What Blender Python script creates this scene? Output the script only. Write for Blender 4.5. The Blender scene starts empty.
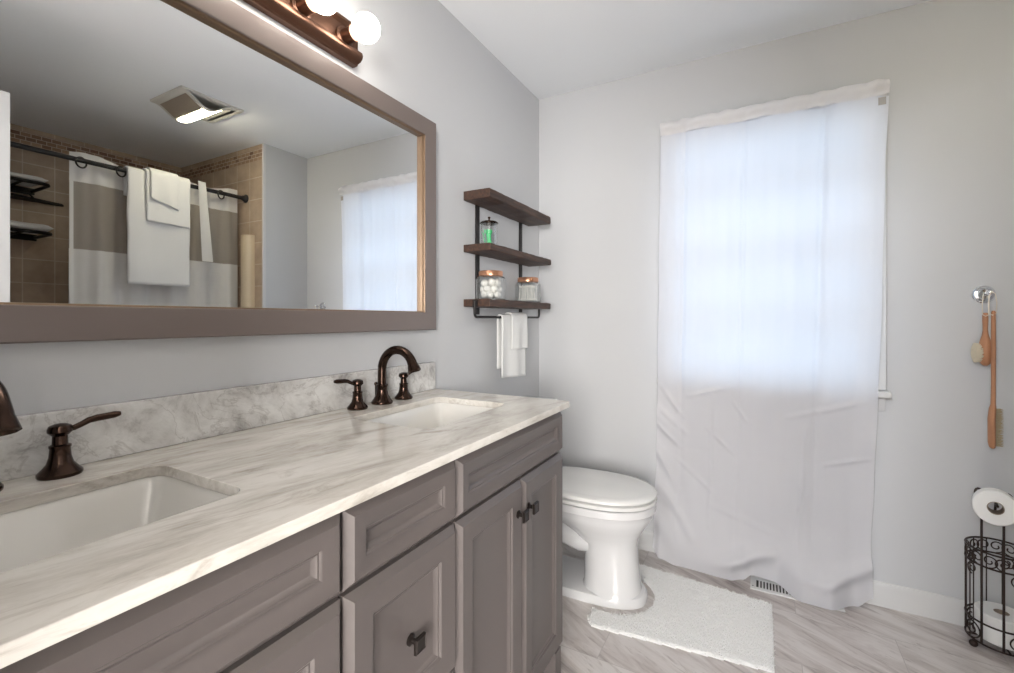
import bpy, bmesh, math, random
from mathutils import Vector, Matrix, noise

R = math.radians
scene = bpy.context.scene
COL = scene.collection

# ------------------------------------------------------------------ camera
cam_d = bpy.data.cameras.new('camera')
cam_d.sensor_width = 36.0
cam_d.sensor_fit = 'HORIZONTAL'
cam_d.lens = 460.0 / 1014.0 * 36.0
cam_d.shift_y = -17.5 / 1014.0
cam_d.clip_start = 0.02
cam = bpy.data.objects.new('camera', cam_d)
COL.objects.link(cam)
cam.location = (1.10, 0.0, 1.16)
cam.rotation_euler = (R(90), 0, R(28.906))
scene.camera = cam

# ------------------------------------------------------------------ view, world, lights
vs = scene.view_settings
vs.view_transform = 'Standard'
vs.look = 'None'
vs.gamma = 1.0
vs.use_curve_mapping = False
vs.exposure = 2.2

world = bpy.data.worlds.new('sky')
scene.world = world
world.use_nodes = True
wn = world.node_tree
bg = wn.nodes['Background']
bg.inputs['Color'].default_value = (0.60, 0.775, 1.0, 1)
bg.inputs['Strength'].default_value = 0.66

def area(name, loc, rot, sx, sy, power, color, portal=False):
    l = bpy.data.lights.new(name, 'AREA')
    l.shape = 'RECTANGLE'
    l.size, l.size_y = sx, sy
    l.energy = power
    l.color = color
    o = bpy.data.objects.new(name, l)
    COL.objects.link(o)
    o.location = loc
    o.rotation_euler = rot
    if portal:
        l.cycles.is_portal = True
    return o

# sky portal in the window opening; two added fill lights behind the open doorway
area('window_portal', (1.103, 2.47, 1.47), (R(-90), 0, 0), 0.76, 1.22, 1, (1, 1, 1), True)
area('hall_fill_high', (0.60, -2.3, 2.30), (R(52), 0, R(-4)), 0.9, 0.9, 42, (0.96, 0.97, 1.0))  # added overhead fill, no such lamp seen
area('hall_fill_side', (2.30, -3.0, 1.45), (R(90), 0, R(24)), 1.9, 1.5, 74, (1.0, 0.975, 0.945))  # added side fill reaching the left wall, no real window there

# ------------------------------------------------------------------ materials
def mat(name, color, rough=0.5, metal=0.0, spec=0.5, coat=0.0, bump=None, **kw):
    m = bpy.data.materials.new(name)
    m.use_nodes = True
    nt = m.node_tree
    b = nt.nodes['Principled BSDF']
    b.inputs['Base Color'].default_value = (*color, 1)
    b.inputs['Roughness'].default_value = rough
    b.inputs['Metallic'].default_value = metal
    b.inputs['Specular IOR Level'].default_value = spec
    b.inputs['Coat Weight'].default_value = coat
    for k, v in kw.items():
        b.inputs[k].default_value = v
    if bump:
        scale, strength = bump
        tc = nt.nodes.new('ShaderNodeTexCoord')
        n = nt.nodes.new('ShaderNodeTexNoise')
        n.inputs['Scale'].default_value = scale
        n.inputs['Detail'].default_value = 3
        bp = nt.nodes.new('ShaderNodeBump')
        bp.inputs['Strength'].default_value = strength
        bp.inputs['Distance'].default_value = 0.002
        nt.links.new(tc.outputs['Object'], n.inputs['Vector'])
        nt.links.new(n.outputs['Fac'], bp.inputs['Height'])
        nt.links.new(bp.outputs['Normal'], b.inputs['Normal'])
    return m

def nodes_of(m):
    nt = m.node_tree
    return nt, nt.nodes, nt.links, nt.nodes['Principled BSDF']

def ramp(nt, stops):
    r = nt.nodes.new('ShaderNodeValToRGB')
    e = r.color_ramp.elements
    while len(e) < len(stops):
        e.new(0.5)
    for i, (p, c) in enumerate(stops):
        e[i].position = p
        e[i].color = (*c, 1)
    return r

def mapping(nt, rot=(0, 0, 0), scale=(1, 1, 1), coord='Object'):
    tc = nt.nodes.new('ShaderNodeTexCoord')
    mp = nt.nodes.new('ShaderNodeMapping')
    mp.inputs['Rotation'].default_value = rot
    mp.inputs['Scale'].default_value = scale
    ro = nt.nodes.new('ShaderNodeMapping')
    ro.inputs['Rotation'].default_value = rot
    mp.inputs['Rotation'].default_value = (0, 0, 0)
    nt.links.new(tc.outputs[coord], ro.inputs['Vector'])
    nt.links.new(ro.outputs['Vector'], mp.inputs['Vector'])
    return mp

def tex_noise(nt, vec, scale, detail=4, rough=0.5, dist=0.0):
    n = nt.nodes.new('ShaderNodeTexNoise')
    n.inputs['Scale'].default_value = scale
    n.inputs['Detail'].default_value = detail
    n.inputs['Roughness'].default_value = rough
    n.inputs['Distortion'].default_value = dist
    nt.links.new(vec, n.inputs['Vector'])
    return n

def mix(nt, fac, a, b, mode='MIX'):
    x = nt.nodes.new('ShaderNodeMix')
    x.data_type = 'RGBA'
    x.blend_type = mode
    for sock, val in ((x.inputs[0], fac), (x.inputs[6], a), (x.inputs[7], b)):
        if hasattr(val, 'links'):
            nt.links.new(val, sock)
        elif isinstance(val, (int, float)):
            sock.default_value = val
        else:
            sock.default_value = (*val, 1)
    return x.outputs[2]

M = {}
M['wall'] = mat('wall_paint', (0.575, 0.583, 0.600), 0.62, bump=(420, 0.06), spec=0.3)
M['ceiling'] = mat('ceiling_paint', (0.91, 0.93, 0.95), 0.8, spec=0.2)
M['trim'] = mat('white_trim', (0.64, 0.64, 0.64), 0.35)
M['porcelain'] = mat('porcelain', (0.70, 0.70, 0.71), 0.08, coat=0.6)
M['sink'] = mat('sink_porcelain', (0.72, 0.705, 0.675), 0.07, coat=0.6)
M['seat'] = mat('toilet_seat_plastic', (0.72, 0.72, 0.71), 0.18)
M['cab'] = mat('taupe_paint', (0.108, 0.093, 0.089), 0.38, bump=(300, 0.03))
M['cab_dark'] = mat('cabinet_shadow_gap', (0.05, 0.045, 0.045), 0.6)
M['frame'] = mat('mirror_frame_paint', (0.175, 0.142, 0.13), 0.33)
M['brass'] = mat('mirror_inner_edge', (0.20, 0.13, 0.08), 0.45, 0.4)
M['mirror'] = mat('mirror_silver', (0.90, 0.915, 0.92), 0.0, 1.0)
M['bronze'] = mat('oil_rubbed_bronze', (0.055, 0.034, 0.026), 0.2, 0.95)
M['bronze_light'] = mat('brushed_bronze', (0.13, 0.068, 0.045), 0.33, 0.9)
M['knob'] = mat('black_bronze', (0.028, 0.022, 0.02), 0.3, 0.6)
M['steel'] = mat('black_steel', (0.018, 0.016, 0.016), 0.45, 0.3)
M['iron'] = mat('wrought_iron', (0.035, 0.022, 0.018), 0.4, 0.5)
M['chrome'] = mat('chrome', (0.75, 0.76, 0.78), 0.12, 1.0)
M['copper'] = mat('copper_lid', (0.62, 0.32, 0.20), 0.3, 0.9)
M['cotton'] = mat('cotton', (0.86, 0.84, 0.80), 0.95, bump=(300, 0.6))
M['green'] = mat('green_plastic', (0.05, 0.62, 0.22), 0.3)
M['cord'] = mat('cotton_cord', (0.74, 0.68, 0.58), 0.9)
M['bristle'] = mat('pale_bristles', (0.80, 0.74, 0.60), 0.8)
M['dark_bristle'] = mat('tan_bristles', (0.46, 0.38, 0.25), 0.8)
M['paper'] = mat('tissue_paper', (0.82, 0.82, 0.81), 0.95, bump=(200, 0.2))
M['core'] = mat('cardboard_core', (0.30, 0.24, 0.19), 0.9)
M['towel'] = mat('white_terry', (0.82, 0.82, 0.81), 0.95, bump=(700, 0.9), spec=0.1)
M['rug'] = mat('white_shag', (0.82, 0.82, 0.815), 0.95, bump=(350, 0.8), spec=0.1)
M['rug_edge'] = mat('rug_backing', (0.62, 0.60, 0.57), 0.9)
M['slot'] = mat('dark_slot', (0.02, 0.018, 0.017), 0.7)
M['cream'] = mat('cream_trim', (0.66, 0.55, 0.40), 0.3)
M['hallpaint'] = mat('hall_paint', (0.68, 0.66, 0.62), 0.8)
M['fan'] = mat('fan_plastic', (0.62, 0.60, 0.55), 0.45)
M['fan_grille'] = mat('fan_grille', (0.33, 0.27, 0.21), 0.6)

def emit(name, color, strength):
    m = mat(name, color, 0.4)
    b = m.node_tree.nodes['Principled BSDF']
    b.inputs['Emission Color'].default_value = (*color, 1)
    b.inputs['Emission Strength'].default_value = strength
    return m
M['bulb'] = emit('opal_bulb', (1.0, 0.93, 0.84), 5.2)
M['fan_lens'] = emit('fan_lens', (1.0, 0.90, 0.66), 8.0)

# clear glass that lets light straight through, with a weak mirror-like film
def glass_mat(name, tint, refl=0.12):
    m = bpy.data.materials.new(name)
    m.use_nodes = True
    nt = m.node_tree
    nt.nodes.clear()
    out = nt.nodes.new('ShaderNodeOutputMaterial')
    t = nt.nodes.new('ShaderNodeBsdfTransparent')
    t.inputs['Color'].default_value = (*tint, 1)
    g = nt.nodes.new('ShaderNodeBsdfGlossy')
    g.inputs['Roughness'].default_value = 0.03
    mx = nt.nodes.new('ShaderNodeMixShader')
    lw = nt.nodes.new('ShaderNodeLayerWeight')
    lw.inputs['Blend'].default_value = 0.35
    mul = nt.nodes.new('ShaderNodeMath')
    mul.operation = 'MULTIPLY_ADD'
    mul.inputs[1].default_value = 0.6
    mul.inputs[2].default_value = refl * 0.4
    nt.links.new(lw.outputs['Facing'], mul.inputs[0])
    nt.links.new(mul.outputs[0], mx.inputs[0])
    nt.links.new(t.outputs[0], mx.inputs[1])
    nt.links.new(g.outputs[0], mx.inputs[2])
    nt.links.new(mx.outputs[0], out.inputs[0])
    return m
M['glass'] = glass_mat('clear_glass', (0.97, 0.98, 0.98), 0.06)
M['pane'] = glass_mat('window_glass', (0.96, 0.98, 0.98), 0.05)

# thin woven cloth: part of the light passes through
def cloth_mat(name, diff, trans, k, see=0.0, weave=600):
    m = bpy.data.materials.new(name)
    m.use_nodes = True
    nt = m.node_tree
    nt.nodes.clear()
    out = nt.nodes.new('ShaderNodeOutputMaterial')
    d = nt.nodes.new('ShaderNodeBsdfDiffuse')
    d.inputs['Color'].default_value = (*diff, 1)
    t = nt.nodes.new('ShaderNodeBsdfTranslucent')
    t.inputs['Color'].default_value = (*trans, 1)
    mx = nt.nodes.new('ShaderNodeMixShader')
    mx.inputs[0].default_value = k
    nt.links.new(d.outputs[0], mx.inputs[1])
    nt.links.new(t.outputs[0], mx.inputs[2])
    last = mx
    if see > 0:
        tr = nt.nodes.new('ShaderNodeBsdfTransparent')
        m2 = nt.nodes.new('ShaderNodeMixShader')
        m2.inputs[0].default_value = see
        nt.links.new(mx.outputs[0], m2.inputs[1])
        nt.links.new(tr.outputs[0], m2.inputs[2])
        last = m2
    mp = mapping(nt, scale=(weave, weave, weave * 0.15))
    n = tex_noise(nt, mp.outputs[0], 1.0, 2)
    bp = nt.nodes.new('ShaderNodeBump')
    bp.inputs['Strength'].default_value = 0.25
    bp.inputs['Distance'].default_value = 0.001
    nt.links.new(n.outputs['Fac'], bp.inputs['Height'])
    nt.links.new(bp.outputs[0], d.inputs['Normal'])
    nt.links.new(last.outputs[0], out.inputs[0])
    return m
M['curtain'] = cloth_mat('white_curtain_cloth', (0.84, 0.83, 0.86), (0.72, 0.74, 0.78), 0.42)
M['curtain_hem'] = cloth_mat('curtain_hem_cloth', (0.80, 0.785, 0.79), (0.80, 0.79, 0.80), 0.22)
M['shower'] = cloth_mat('shower_curtain_cloth', (0.80, 0.79, 0.77), (0.80, 0.79, 0.77), 0.25)
M['sheer'] = cloth_mat('sheer_voile', (0.50, 0.465, 0.42), (0.50, 0.46, 0.42), 0.35, 0.22)

def wood_mat(name, dark, light, axis, scale=9):
    m = mat(name, dark, 0.55)
    nt, N, L, b = nodes_of(m)
    sc = [scale * 5] * 3
    sc[axis] = scale * 0.45
    mp = mapping(nt, scale=sc)
    n = tex_noise(nt, mp.outputs[0], 1.0, 6, 0.6, 0.6)
    r = ramp(nt, [(0.3, dark), (0.7, light)])
    L.new(n.outputs['Fac'], r.inputs[0])
    L.new(r.outputs[0], b.inputs['Base Color'])
    bp = N.new('ShaderNodeBump')
    bp.inputs['Strength'].default_value = 0.3
    bp.inputs['Distance'].default_value = 0.002
    L.new(n.outputs['Fac'], bp.inputs['Height'])
    L.new(bp.outputs[0], b.inputs['Normal'])
    return m
M['wood'] = wood_mat('stained_pine', (0.016, 0.008, 0.0055), (0.095, 0.046, 0.028), 1, 14)
M['beech'] = wood_mat('beech_wood', (0.38, 0.17, 0.085), (0.50, 0.25, 0.135), 2)

def marble_top():
    m = mat('marble_top', (0.7, 0.68, 0.63), 0.13, spec=0.5)
    nt, N, L, b = nodes_of(m)
    mp = mapping(nt, rot=(0, 0, R(9)), scale=(9, 2.4, 9))
    n = tex_noise(nt, mp.outputs[0], 1.6, 10, 0.70, 0.5)
    r = ramp(nt, [(0.30, (0.40, 0.365, 0.33)), (0.45, (0.57, 0.54, 0.495)), (0.58, (0.68, 0.655, 0.615))])
    L.new(n.outputs['Fac'], r.inputs[0])
    mp2 = mapping(nt, rot=(0, 0, R(14)), scale=(16, 3.0, 16))
    n2 = tex_noise(nt, mp2.outputs[0], 1.2, 6, 0.7, 1.2)
    r2 = ramp(nt, [(0.30, (0.60, 0.56, 0.52)), (0.45, (1, 1, 1))])
    L.new(n2.outputs['Fac'], r2.inputs[0])
    c = mix(nt, 0.8, r.outputs[0], r2.outputs[0], 'MULTIPLY')
    L.new(c, b.inputs['Base Color'])
    return m
M['marble'] = marble_top()

def carrara():
    m = mat('marble_splash', (0.7, 0.7, 0.7), 0.2)
    nt, N, L, b = nodes_of(m)
    mp = mapping(nt, rot=(R(35), 0, 0), scale=(6, 6, 9))
    n = tex_noise(nt, mp.outputs[0], 1.6, 10, 0.72, 0.4)
    r = ramp(nt, [(0.33, (0.38, 0.365, 0.355)), (0.47, (0.61, 0.60, 0.585)), (0.62, (0.74, 0.735, 0.72))])
    L.new(n.outputs['Fac'], r.inputs[0])
    v = tex_noise(nt, mp.outputs[0], 1.3, 5, 0.62, 1.1)
    ab = N.new('ShaderNodeMath'); ab.operation = 'SUBTRACT'; ab.inputs[1].default_value = 0.5
    a2 = N.new('ShaderNodeMath'); a2.operation = 'ABSOLUTE'
    L.new(v.outputs['Fac'], ab.inputs[0]); L.new(ab.outputs[0], a2.inputs[0])
    r2 = ramp(nt, [(0.0, (0.72, 0.70, 0.69)), (0.022, (1, 1, 1))])
    L.new(a2.outputs[0], r2.inputs[0])
    c = mix(nt, 0.8, r.outputs[0], r2.outputs[0], 'MULTIPLY')
    L.new(c, b.inputs['Base Color'])
    return m
M['splash'] = carrara()

def floor_mat():
    m = mat('marble_plank_floor', (0.6, 0.57, 0.56), 0.28)
    nt, N, L, b = nodes_of(m)
    br = N.new('ShaderNodeTexBrick')
    mpb = mapping(nt, rot=(0, 0, 0))
    br.offset = 0.5
    br.inputs['Scale'].default_value = 1.0
    br.inputs['Brick Width'].default_value = 0.61
    br.inputs['Row Height'].default_value = 0.305
    br.inputs['Mortar Size'].default_value = 0.0012
    br.inputs['Mortar Smooth'].default_value = 0.2
    br.inputs['Color1'].default_value = (0, 0, 0, 1)
    br.inputs['Color2'].default_value = (1, 1, 1, 1)
    br.inputs['Mortar'].default_value = (0.5, 0.5, 0.5, 1)
    L.new(mpb.outputs[0], br.inputs['Vector'])
    # each plank shifts the pattern, so veins break at the joints
    off = N.new('ShaderNodeVectorMath'); off.operation = 'SCALE'; off.inputs['Scale'].default_value = 7.3
    L.new(br.outputs['Color'], off.inputs[0])
    mp = mapping(nt, rot=(0, 0, R(28)), scale=(2.2, 13, 1))
    add = N.new('ShaderNodeVectorMath'); add.operation = 'ADD'
    L.new(mp.outputs[0], add.inputs[0]); L.new(off.outputs[0], add.inputs[1])
    n = tex_noise(nt, add.outputs[0], 1.1, 8, 0.64, 0.7)
    r = ramp(nt, [(0.28, (0.22, 0.19, 0.18)), (0.42, (0.47, 0.425, 0.41)), (0.56, (0.61, 0.575, 0.56)), (0.8, (0.67, 0.645, 0.635))])
    L.new(n.outputs['Fac'], r.inputs[0])
    n2 = tex_noise(nt, add.outputs[0], 2.6, 6, 0.7, 1.4)
    r2 = ramp(nt, [(0.33, (0.55, 0.51, 0.50)), (0.44, (1, 1, 1))])
    L.new(n2.outputs['Fac'], r2.inputs[0])
    c = mix(nt, 0.75, r.outputs[0], r2.outputs[0], 'MULTIPLY')
    c2 = mix(nt, br.outputs['Fac'], c, (0.40, 0.37, 0.36))
    L.new(c2, b.inputs['Base Color'])
    return m
M['floor'] = floor_mat()

def tile_mat(axes):
    m = mat('shower_tile_' + axes, (0.4, 0.3, 0.22), 0.35)
    nt, N, L, b = nodes_of(m)
    tc = N.new('ShaderNodeTexCoord')
    sep = N.new('ShaderNodeSeparateXYZ')
    L.new(tc.outputs['Object'], sep.inputs[0])
    comb = N.new('ShaderNodeCombineXYZ')
    L.new(sep.outputs['X' if axes == 'x' else 'Y'], comb.inputs[0])
    L.new(sep.outputs['Z'], comb.inputs[1])
    def brick(w, h, mortar, c1, c2, off):
        br = N.new('ShaderNodeTexBrick')
        br.offset = off
        br.inputs['Scale'].default_value = 1
        br.inputs['Brick Width'].default_value = w
        br.inputs['Row Height'].default_value = h
        br.inputs['Mortar Size'].default_value = mortar
        br.inputs['Color1'].default_value = (*c1, 1)
        br.inputs['Color2'].default_value = (*c2, 1)
        br.inputs['Mortar'].default_value = (0.60, 0.52, 0.43, 1)
        L.new(comb.outputs[0], br.inputs['Vector'])
        return br
    big = brick(0.155, 0.155, 0.003, (0.43, 0.335, 0.25), (0.50, 0.39, 0.295), 0.0)
    small = brick(0.05, 0.026, 0.002, (0.15, 0.075, 0.045), (0.42, 0.29, 0.19), 0.5)
    n = tex_noise(nt, tc.outputs['Object'], 7, 5, 0.6)
    r = ramp(nt, [(0.3, (0.78, 0.76, 0.74)), (0.7, (1.1, 1.1, 1.1))])
    L.new(n.outputs['Fac'], r.inputs[0])
    c = mix(nt, 1.0, big.outputs['Color'], r.outputs[0], 'MULTIPLY')
    gt = N.new('ShaderNodeMath'); gt.operation = 'GREATER_THAN'; gt.inputs[1].default_value = 2.292
    lt = N.new('ShaderNodeMath'); lt.operation = 'LESS_THAN'; lt.inputs[1].default_value = 2.37
    mu = N.new('ShaderNodeMath'); mu.operation = 'MULTIPLY'
    L.new(sep.outputs['Z'], gt.inputs[0]); L.new(sep.outputs['Z'], lt.inputs[0])
    L.new(gt.outputs[0], mu.inputs[0]); L.new(lt.outputs[0], mu.inputs[1])
    c2 = mix(nt, mu.outputs[0], c, small.outputs['Color'])
    L.new(c2, b.inputs['Base Color'])
    return m
M['tile_y'] = tile_mat('y')
M['tile_x'] = tile_mat('x')

# ------------------------------------------------------------------ mesh helpers
class MB:
    """collects shapes in world coordinates; build() links them as ONE mesh object"""
    def __init__(s):
        s.v, s.f, s.flat = [], [], []
    def add(s, vs_, fs, flat=False):
        b = len(s.v)
        s.v += [Vector(p) for p in vs_]
        for f in fs:
            s.f.append(tuple(b + i for i in f))
            s.flat.append(flat)
        return s
    def box(s, x0, x1, y0, y1, z0, z1):
        vs_ = [(x, y, z) for x in (x0, x1) for y in (y0, y1) for z in (z0, z1)]
        return s.add(vs_, [(0, 1, 3, 2), (4, 6, 7, 5), (0, 4, 5, 1), (2, 3, 7, 6), (0, 2, 6, 4), (1, 5, 7, 3)], True)
    def rings(s, rings, closed=True, cap0=True, cap1=True, flat=False):
        """loft: a list of equally long point loops"""
        n = len(rings[0])
        vs_ = [p for r in rings for p in r]
        fs = []
        for k in range(len(rings) - 1):
            for i in range(n if closed else n - 1):
                j = (i + 1) % n
                fs.append((k * n + i, k * n + j, (k + 1) * n + j, (k + 1) * n + i))
        if cap0: fs.append(tuple(range(n - 1, -1, -1)))
        if cap1: fs.append(tuple((len(rings) - 1) * n + i for i in range(n)))
        return s.add(vs_, fs, flat)
    def lathe(s, prof, c, axis=(0, 0, 1), n=28, cap0=True, cap1=True):
        """prof: (radius, height) pairs along axis from c"""
        ax = Vector(axis).normalized()
        u = ax.orthogonal().normalized()
        w = ax.cross(u)
        c = Vector(c)
        rs = []
        for r, h in prof:
            r = max(r, 1e-5)
            rs.append([c + ax * h + (u * math.cos(t) + w * math.sin(t)) * r for t in (2 * math.pi * i / n for i in range(n))])
        return s.rings(rs, True, cap0, cap1)
    def tube(s, pts, rad, n=10, closed=False, up=None):
        pts = [Vector(p) for p in pts]
        m = len(pts)
        rads = rad if isinstance(rad, (list, tuple)) else [rad] * m
        rs, prev = [], None
        for i, p in enumerate(pts):
            a = pts[(i - 1) % m] if (closed or i > 0) else p
            b = pts[(i + 1) % m] if (closed or i < m - 1) else p
            t = (b - a).normalized()
            if prev is None:
                u = t.orthogonal().normalized()
            else:
                u = (prev - t * prev.dot(t)).normalized()
            prev = u
            w = t.cross(u)
            rs.append([p + (u * math.cos(q) + w * math.sin(q)) * rads[i] for q in (2 * math.pi * k / n for k in range(n))])
        if closed:
            rs.append(rs[0])
            return s.rings(rs, True, False, False)
        return s.rings(rs)
    def ball(s, c, r, sx=1, sy=1, sz=1, n=20, m=12):
        c = Vector(c)
        rs = []
        for k in range(m + 1):
            t = math.pi * k / m
            rr = max(math.sin(t), 1e-4) * r
            rs.append([c + Vector((rr * math.cos(q) * sx, rr * math.sin(q) * sy, -math.cos(t) * r * sz)) for q in (2 * math.pi * i / n for i in range(n))])
        return s.rings(rs)
    def grid(s, fn, nu, nv):
        vs_ = [fn(i / nu, j / nv) for j in range(nv + 1) for i in range(nu + 1)]
        fs = [(j * (nu + 1) + i, j * (nu + 1) + i + 1, (j + 1) * (nu + 1) + i + 1, (j + 1) * (nu + 1) + i) for j in range(nv) for i in range(nu)]
        return s.add(vs_, fs)
    def build(s, name, material, parent=None, bevel=0, solid=0, sub=0, smooth=True, off=0):
        me = bpy.data.meshes.new(name)
        o0 = parent_world(parent) if parent else Vector((0, 0, 0))
        me.from_pydata([p - o0 for p in s.v], [], s.f)
        bm = bmesh.new(); bm.from_mesh(me)
        bmesh.ops.recalc_face_normals(bm, faces=bm.faces)
        bm.to_mesh(me); bm.free()
        if smooth:
            me.polygons.foreach_set('use_smooth', [True] * len(me.polygons))
            me.set_sharp_from_angle(angle=R(38))
        me.materials.append(material)
        o = bpy.data.objects.new(name, me)
        COL.objects.link(o)
        if parent: o.parent = parent
        if solid:
            q = o.modifiers.new('solid', 'SOLIDIFY'); q.thickness = solid; q.offset = off
        if sub:
            q = o.modifiers.new('sub', 'SUBSURF'); q.levels = q.render_levels = sub
        if bevel:
            q = o.modifiers.new('bevel', 'BEVEL'); q.width = bevel; q.segments = 2; q.limit_method = 'ANGLE'; q.angle_limit = R(40)
        return o

def parent_world(o):
    v = Vector((0, 0, 0))
    while o:
        v += o.location
        o = o.parent
    return v

def tag(o, label=None, cat=None, group=None, kind=None):
    if label: o['label'] = label
    if cat: o['category'] = cat
    if group: o['group'] = group
    if kind: o['kind'] = kind
    return o

def thing(name, loc, label, cat, group=None):
    o = bpy.data.objects.new(name, None)
    o.empty_display_size = 0.05
    COL.objects.link(o)
    o.location = loc
    return tag(o, label, cat, group)

def copy_tree(src, parent=None):
    c = src.copy()
    COL.objects.link(c)
    if parent: c.parent = parent
    for ch in list(src.children):
        copy_tree(ch, c)
    return c

def struct(o):
    o['kind'] = 'structure'
    return o

def bx(name, material, *lims, parent=None, bevel=0):
    return MB().box(*lims).build(name, material, parent, bevel)

# ------------------------------------------------------------------ the room
CEIL, BACK, RIGHT, FRONT = 2.40, 2.367, 2.008, -0.11
ALC_X, ALC_Y0, ALC_Y1 = 3.10, 0.45, 2.012

struct(bx('floor', M['floor'], -0.1, 4.2, -3.6, 2.5, -0.1, 0.0))
struct(bx('ceiling', M['ceiling'], -0.1, 3.2, FRONT - 0.1, 2.5, CEIL, CEIL + 0.1))
struct(bx('wall_left', M['wall'], -0.1, 0.0, FRONT, 2.5, 0, CEIL))
WX0, WX1, WZ0, WZ1 = 0.705, 1.502, 0.872, 2.025
wb = MB()
wb.box(0, WX0, BACK, BACK + 0.12, 0, CEIL).box(WX1, RIGHT, BACK, BACK + 0.12, 0, CEIL)
wb.box(WX0, WX1, BACK, BACK + 0.12, 0, WZ0).box(WX0, WX1, BACK, BACK + 0.12, WZ1, CEIL)
struct(wb.build('wall_back', M['wall']))
struct(MB().box(RIGHT, RIGHT + 0.1, ALC_Y1 + 0.012, BACK + 0.12, 0, CEIL).box(RIGHT, RIGHT + 0.1, FRONT - 0.1, ALC_Y0 - 0.012, 0, CEIL).build('wall_right', M['wall']))
struct(bx('wall_alcove_end', M['tile_x'], RIGHT, ALC_X, ALC_Y1, ALC_Y1 + 0.012, 0, CEIL))
struct(bx('wall_alcove_near', M['tile_x'], RIGHT, ALC_X, ALC_Y0 - 0.012, ALC_Y0, 0, CEIL))
struct(bx('wall_alcove_back', M['tile_y'], ALC_X, ALC_X + 0.1, ALC_Y0 - 0.1, ALC_Y1 + 0.1, 0, CEIL))
DX0, DX1 = 0.74, 1.395  # left edge moved in to shield the counter from the fill lights
wf = MB().box(-0.1, DX0, FRONT - 0.1, FRONT, 0, CEIL).box(DX1, RIGHT, FRONT - 0.1, FRONT, 0, CEIL).box(DX0, DX1, FRONT - 0.1, FRONT, 2.03, CEIL)
struct(wf.build('wall_front', M['wall']))
# unseen hall behind the camera's doorway, boxed in to keep sky light out
hall = MB().box(-0.2, 4.2, -3.6, -3.5, 0, 2.5).box(-0.2, -0.1, -3.5, FRONT - 0.1, 0, 2.5).box(4.1, 4.2, -3.5, FRONT - 0.1, 0, 2.5).box(-0.1, 4.1, -3.5, FRONT - 0.1, 2.4, 2.5).box(RIGHT + 0.1, 4.1, FRONT - 0.2, FRONT - 0.1, 0, 2.4)
struct(hall.build('wall_hall', M['hallpaint']))

# baseboards with a rounded top
def baseboard(name, p0, p1, nrm):
    p0, p1, nrm = Vector(p0), Vector(p1), Vector(nrm)
    prof = [(0, 0), (0.014, 0), (0.014, 0.068), (0.011, 0.078), (0.011, 0.084), (0.006, 0.093), (0, 0.095)]
    a = [p0 + nrm * d + Vector((0, 0, h)) for d, h in prof]
    b = [p1 + nrm * d + Vector((0, 0, h)) for d, h in prof]
    return struct(MB().rings([a, b]).build(name, M['trim']))
baseboard('baseboard_back', (0, BACK, 0), (RIGHT, BACK, 0), (0, -1, 0))
baseboard('baseboard_left', (0, 1.42, 0), (0, BACK, 0), (1, 0, 0))
baseboard('baseboard_right', (RIGHT, ALC_Y1 + 0.02, 0), (RIGHT, BACK, 0), (-1, 0, 0))

# open door leaf, seen as the pale strip at the left end of the mirror
door = MB().box(1.348, 1.384, -0.095, 0.597, 0.012, 1.99).build('door_1', M['trim'], bevel=0.002)
struct(door)
dp = MB()
for z0, z1 in ((0.2, 0.95), (1.1, 1.85)):
    dp.box(1.344, 1.349, -0.0, 0.5, z0, z1)
dp.build('panel', M['trim'], door, bevel=0.002)
MB().lathe([(0.024, 0), (0.024, 0.004), (0.009, 0.007), (0.009, 0.018), (0.018, 0.024), (0.020, 0.033), (0.013, 0.042)], (1.348, 0.525, 0.96), (-1, 0, 0)).build('door_knob', M['bronze'], door)

# cream half-round trim on the tiled end wall
cr = MB()
def cream_ring(z):
    return [Vector((2.168 + 0.056 * math.cos(t), ALC_Y1 - 0.055 * max(0, math.sin(t)) ** 0.7, z)) for t in (math.pi * i / 14 for i in range(15))]
cr.rings([cream_ring(0.5), cream_ring(1.76)], True)
struct(cr.build('trim_1', M['cream']))
struct(bx('trim_2', M['trim'], RIGHT - 0.004, RIGHT + 0.012, ALC_Y1 - 0.006, ALC_Y1 + 0.014, 0, CEIL))

# ------------------------------------------------------------------ window behind the curtain
win = bpy.data.objects.new('window_1', None)
COL.objects.link(win); win.location = (1.1, BACK, WZ0); struct(win)
f = MB()
f.box(WX0 - 0.030, WX0 + 0.004, BACK - 0.018, BACK, WZ0 + 0.0005, WZ1 - 0.0045).box(WX1 - 0.004, WX1 + 0.040, BACK - 0.018, BACK, WZ0 + 0.0005, WZ1 - 0.0045)
f.box(WX0 - 0.030, WX1 + 0.040, BACK - 0.019, BACK, WZ1 - 0.004, WZ1 + 0.030)
f.build('window_casing', M['trim'], win, bevel=0.004)
MB().box(WX0 - 0.050, WX1 + 0.050, BACK - 0.052, BACK + 0.06, WZ0 - 0.026, WZ0).build('window_sill', M['trim'], win, bevel=0.005)
MB().rings([[Vector((x, BACK - d, z)) for d, z in ((0, WZ0 - 0.085), (0.008, WZ0 - 0.085), (0.014, WZ0 - 0.06), (0.016, WZ0 - 0.04), (0.022, WZ0 - 0.022), (0, WZ0 - 0.022))] for x in (WX0 - 0.035, WX1 + 0.035)]).build('window_apron', M['trim'], win)
f = MB()
y0, y1 = BACK + 0.004, BACK + 0.040
f.box(WX0, WX0 + 0.028, y0 - 0.001, y1 + 0.001, WZ0 + 0.001, WZ1 - 0.001).box(WX1 - 0.028, WX1, y0 - 0.001, y1 + 0.001, WZ0 + 0.001, WZ1 - 0.001)
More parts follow.
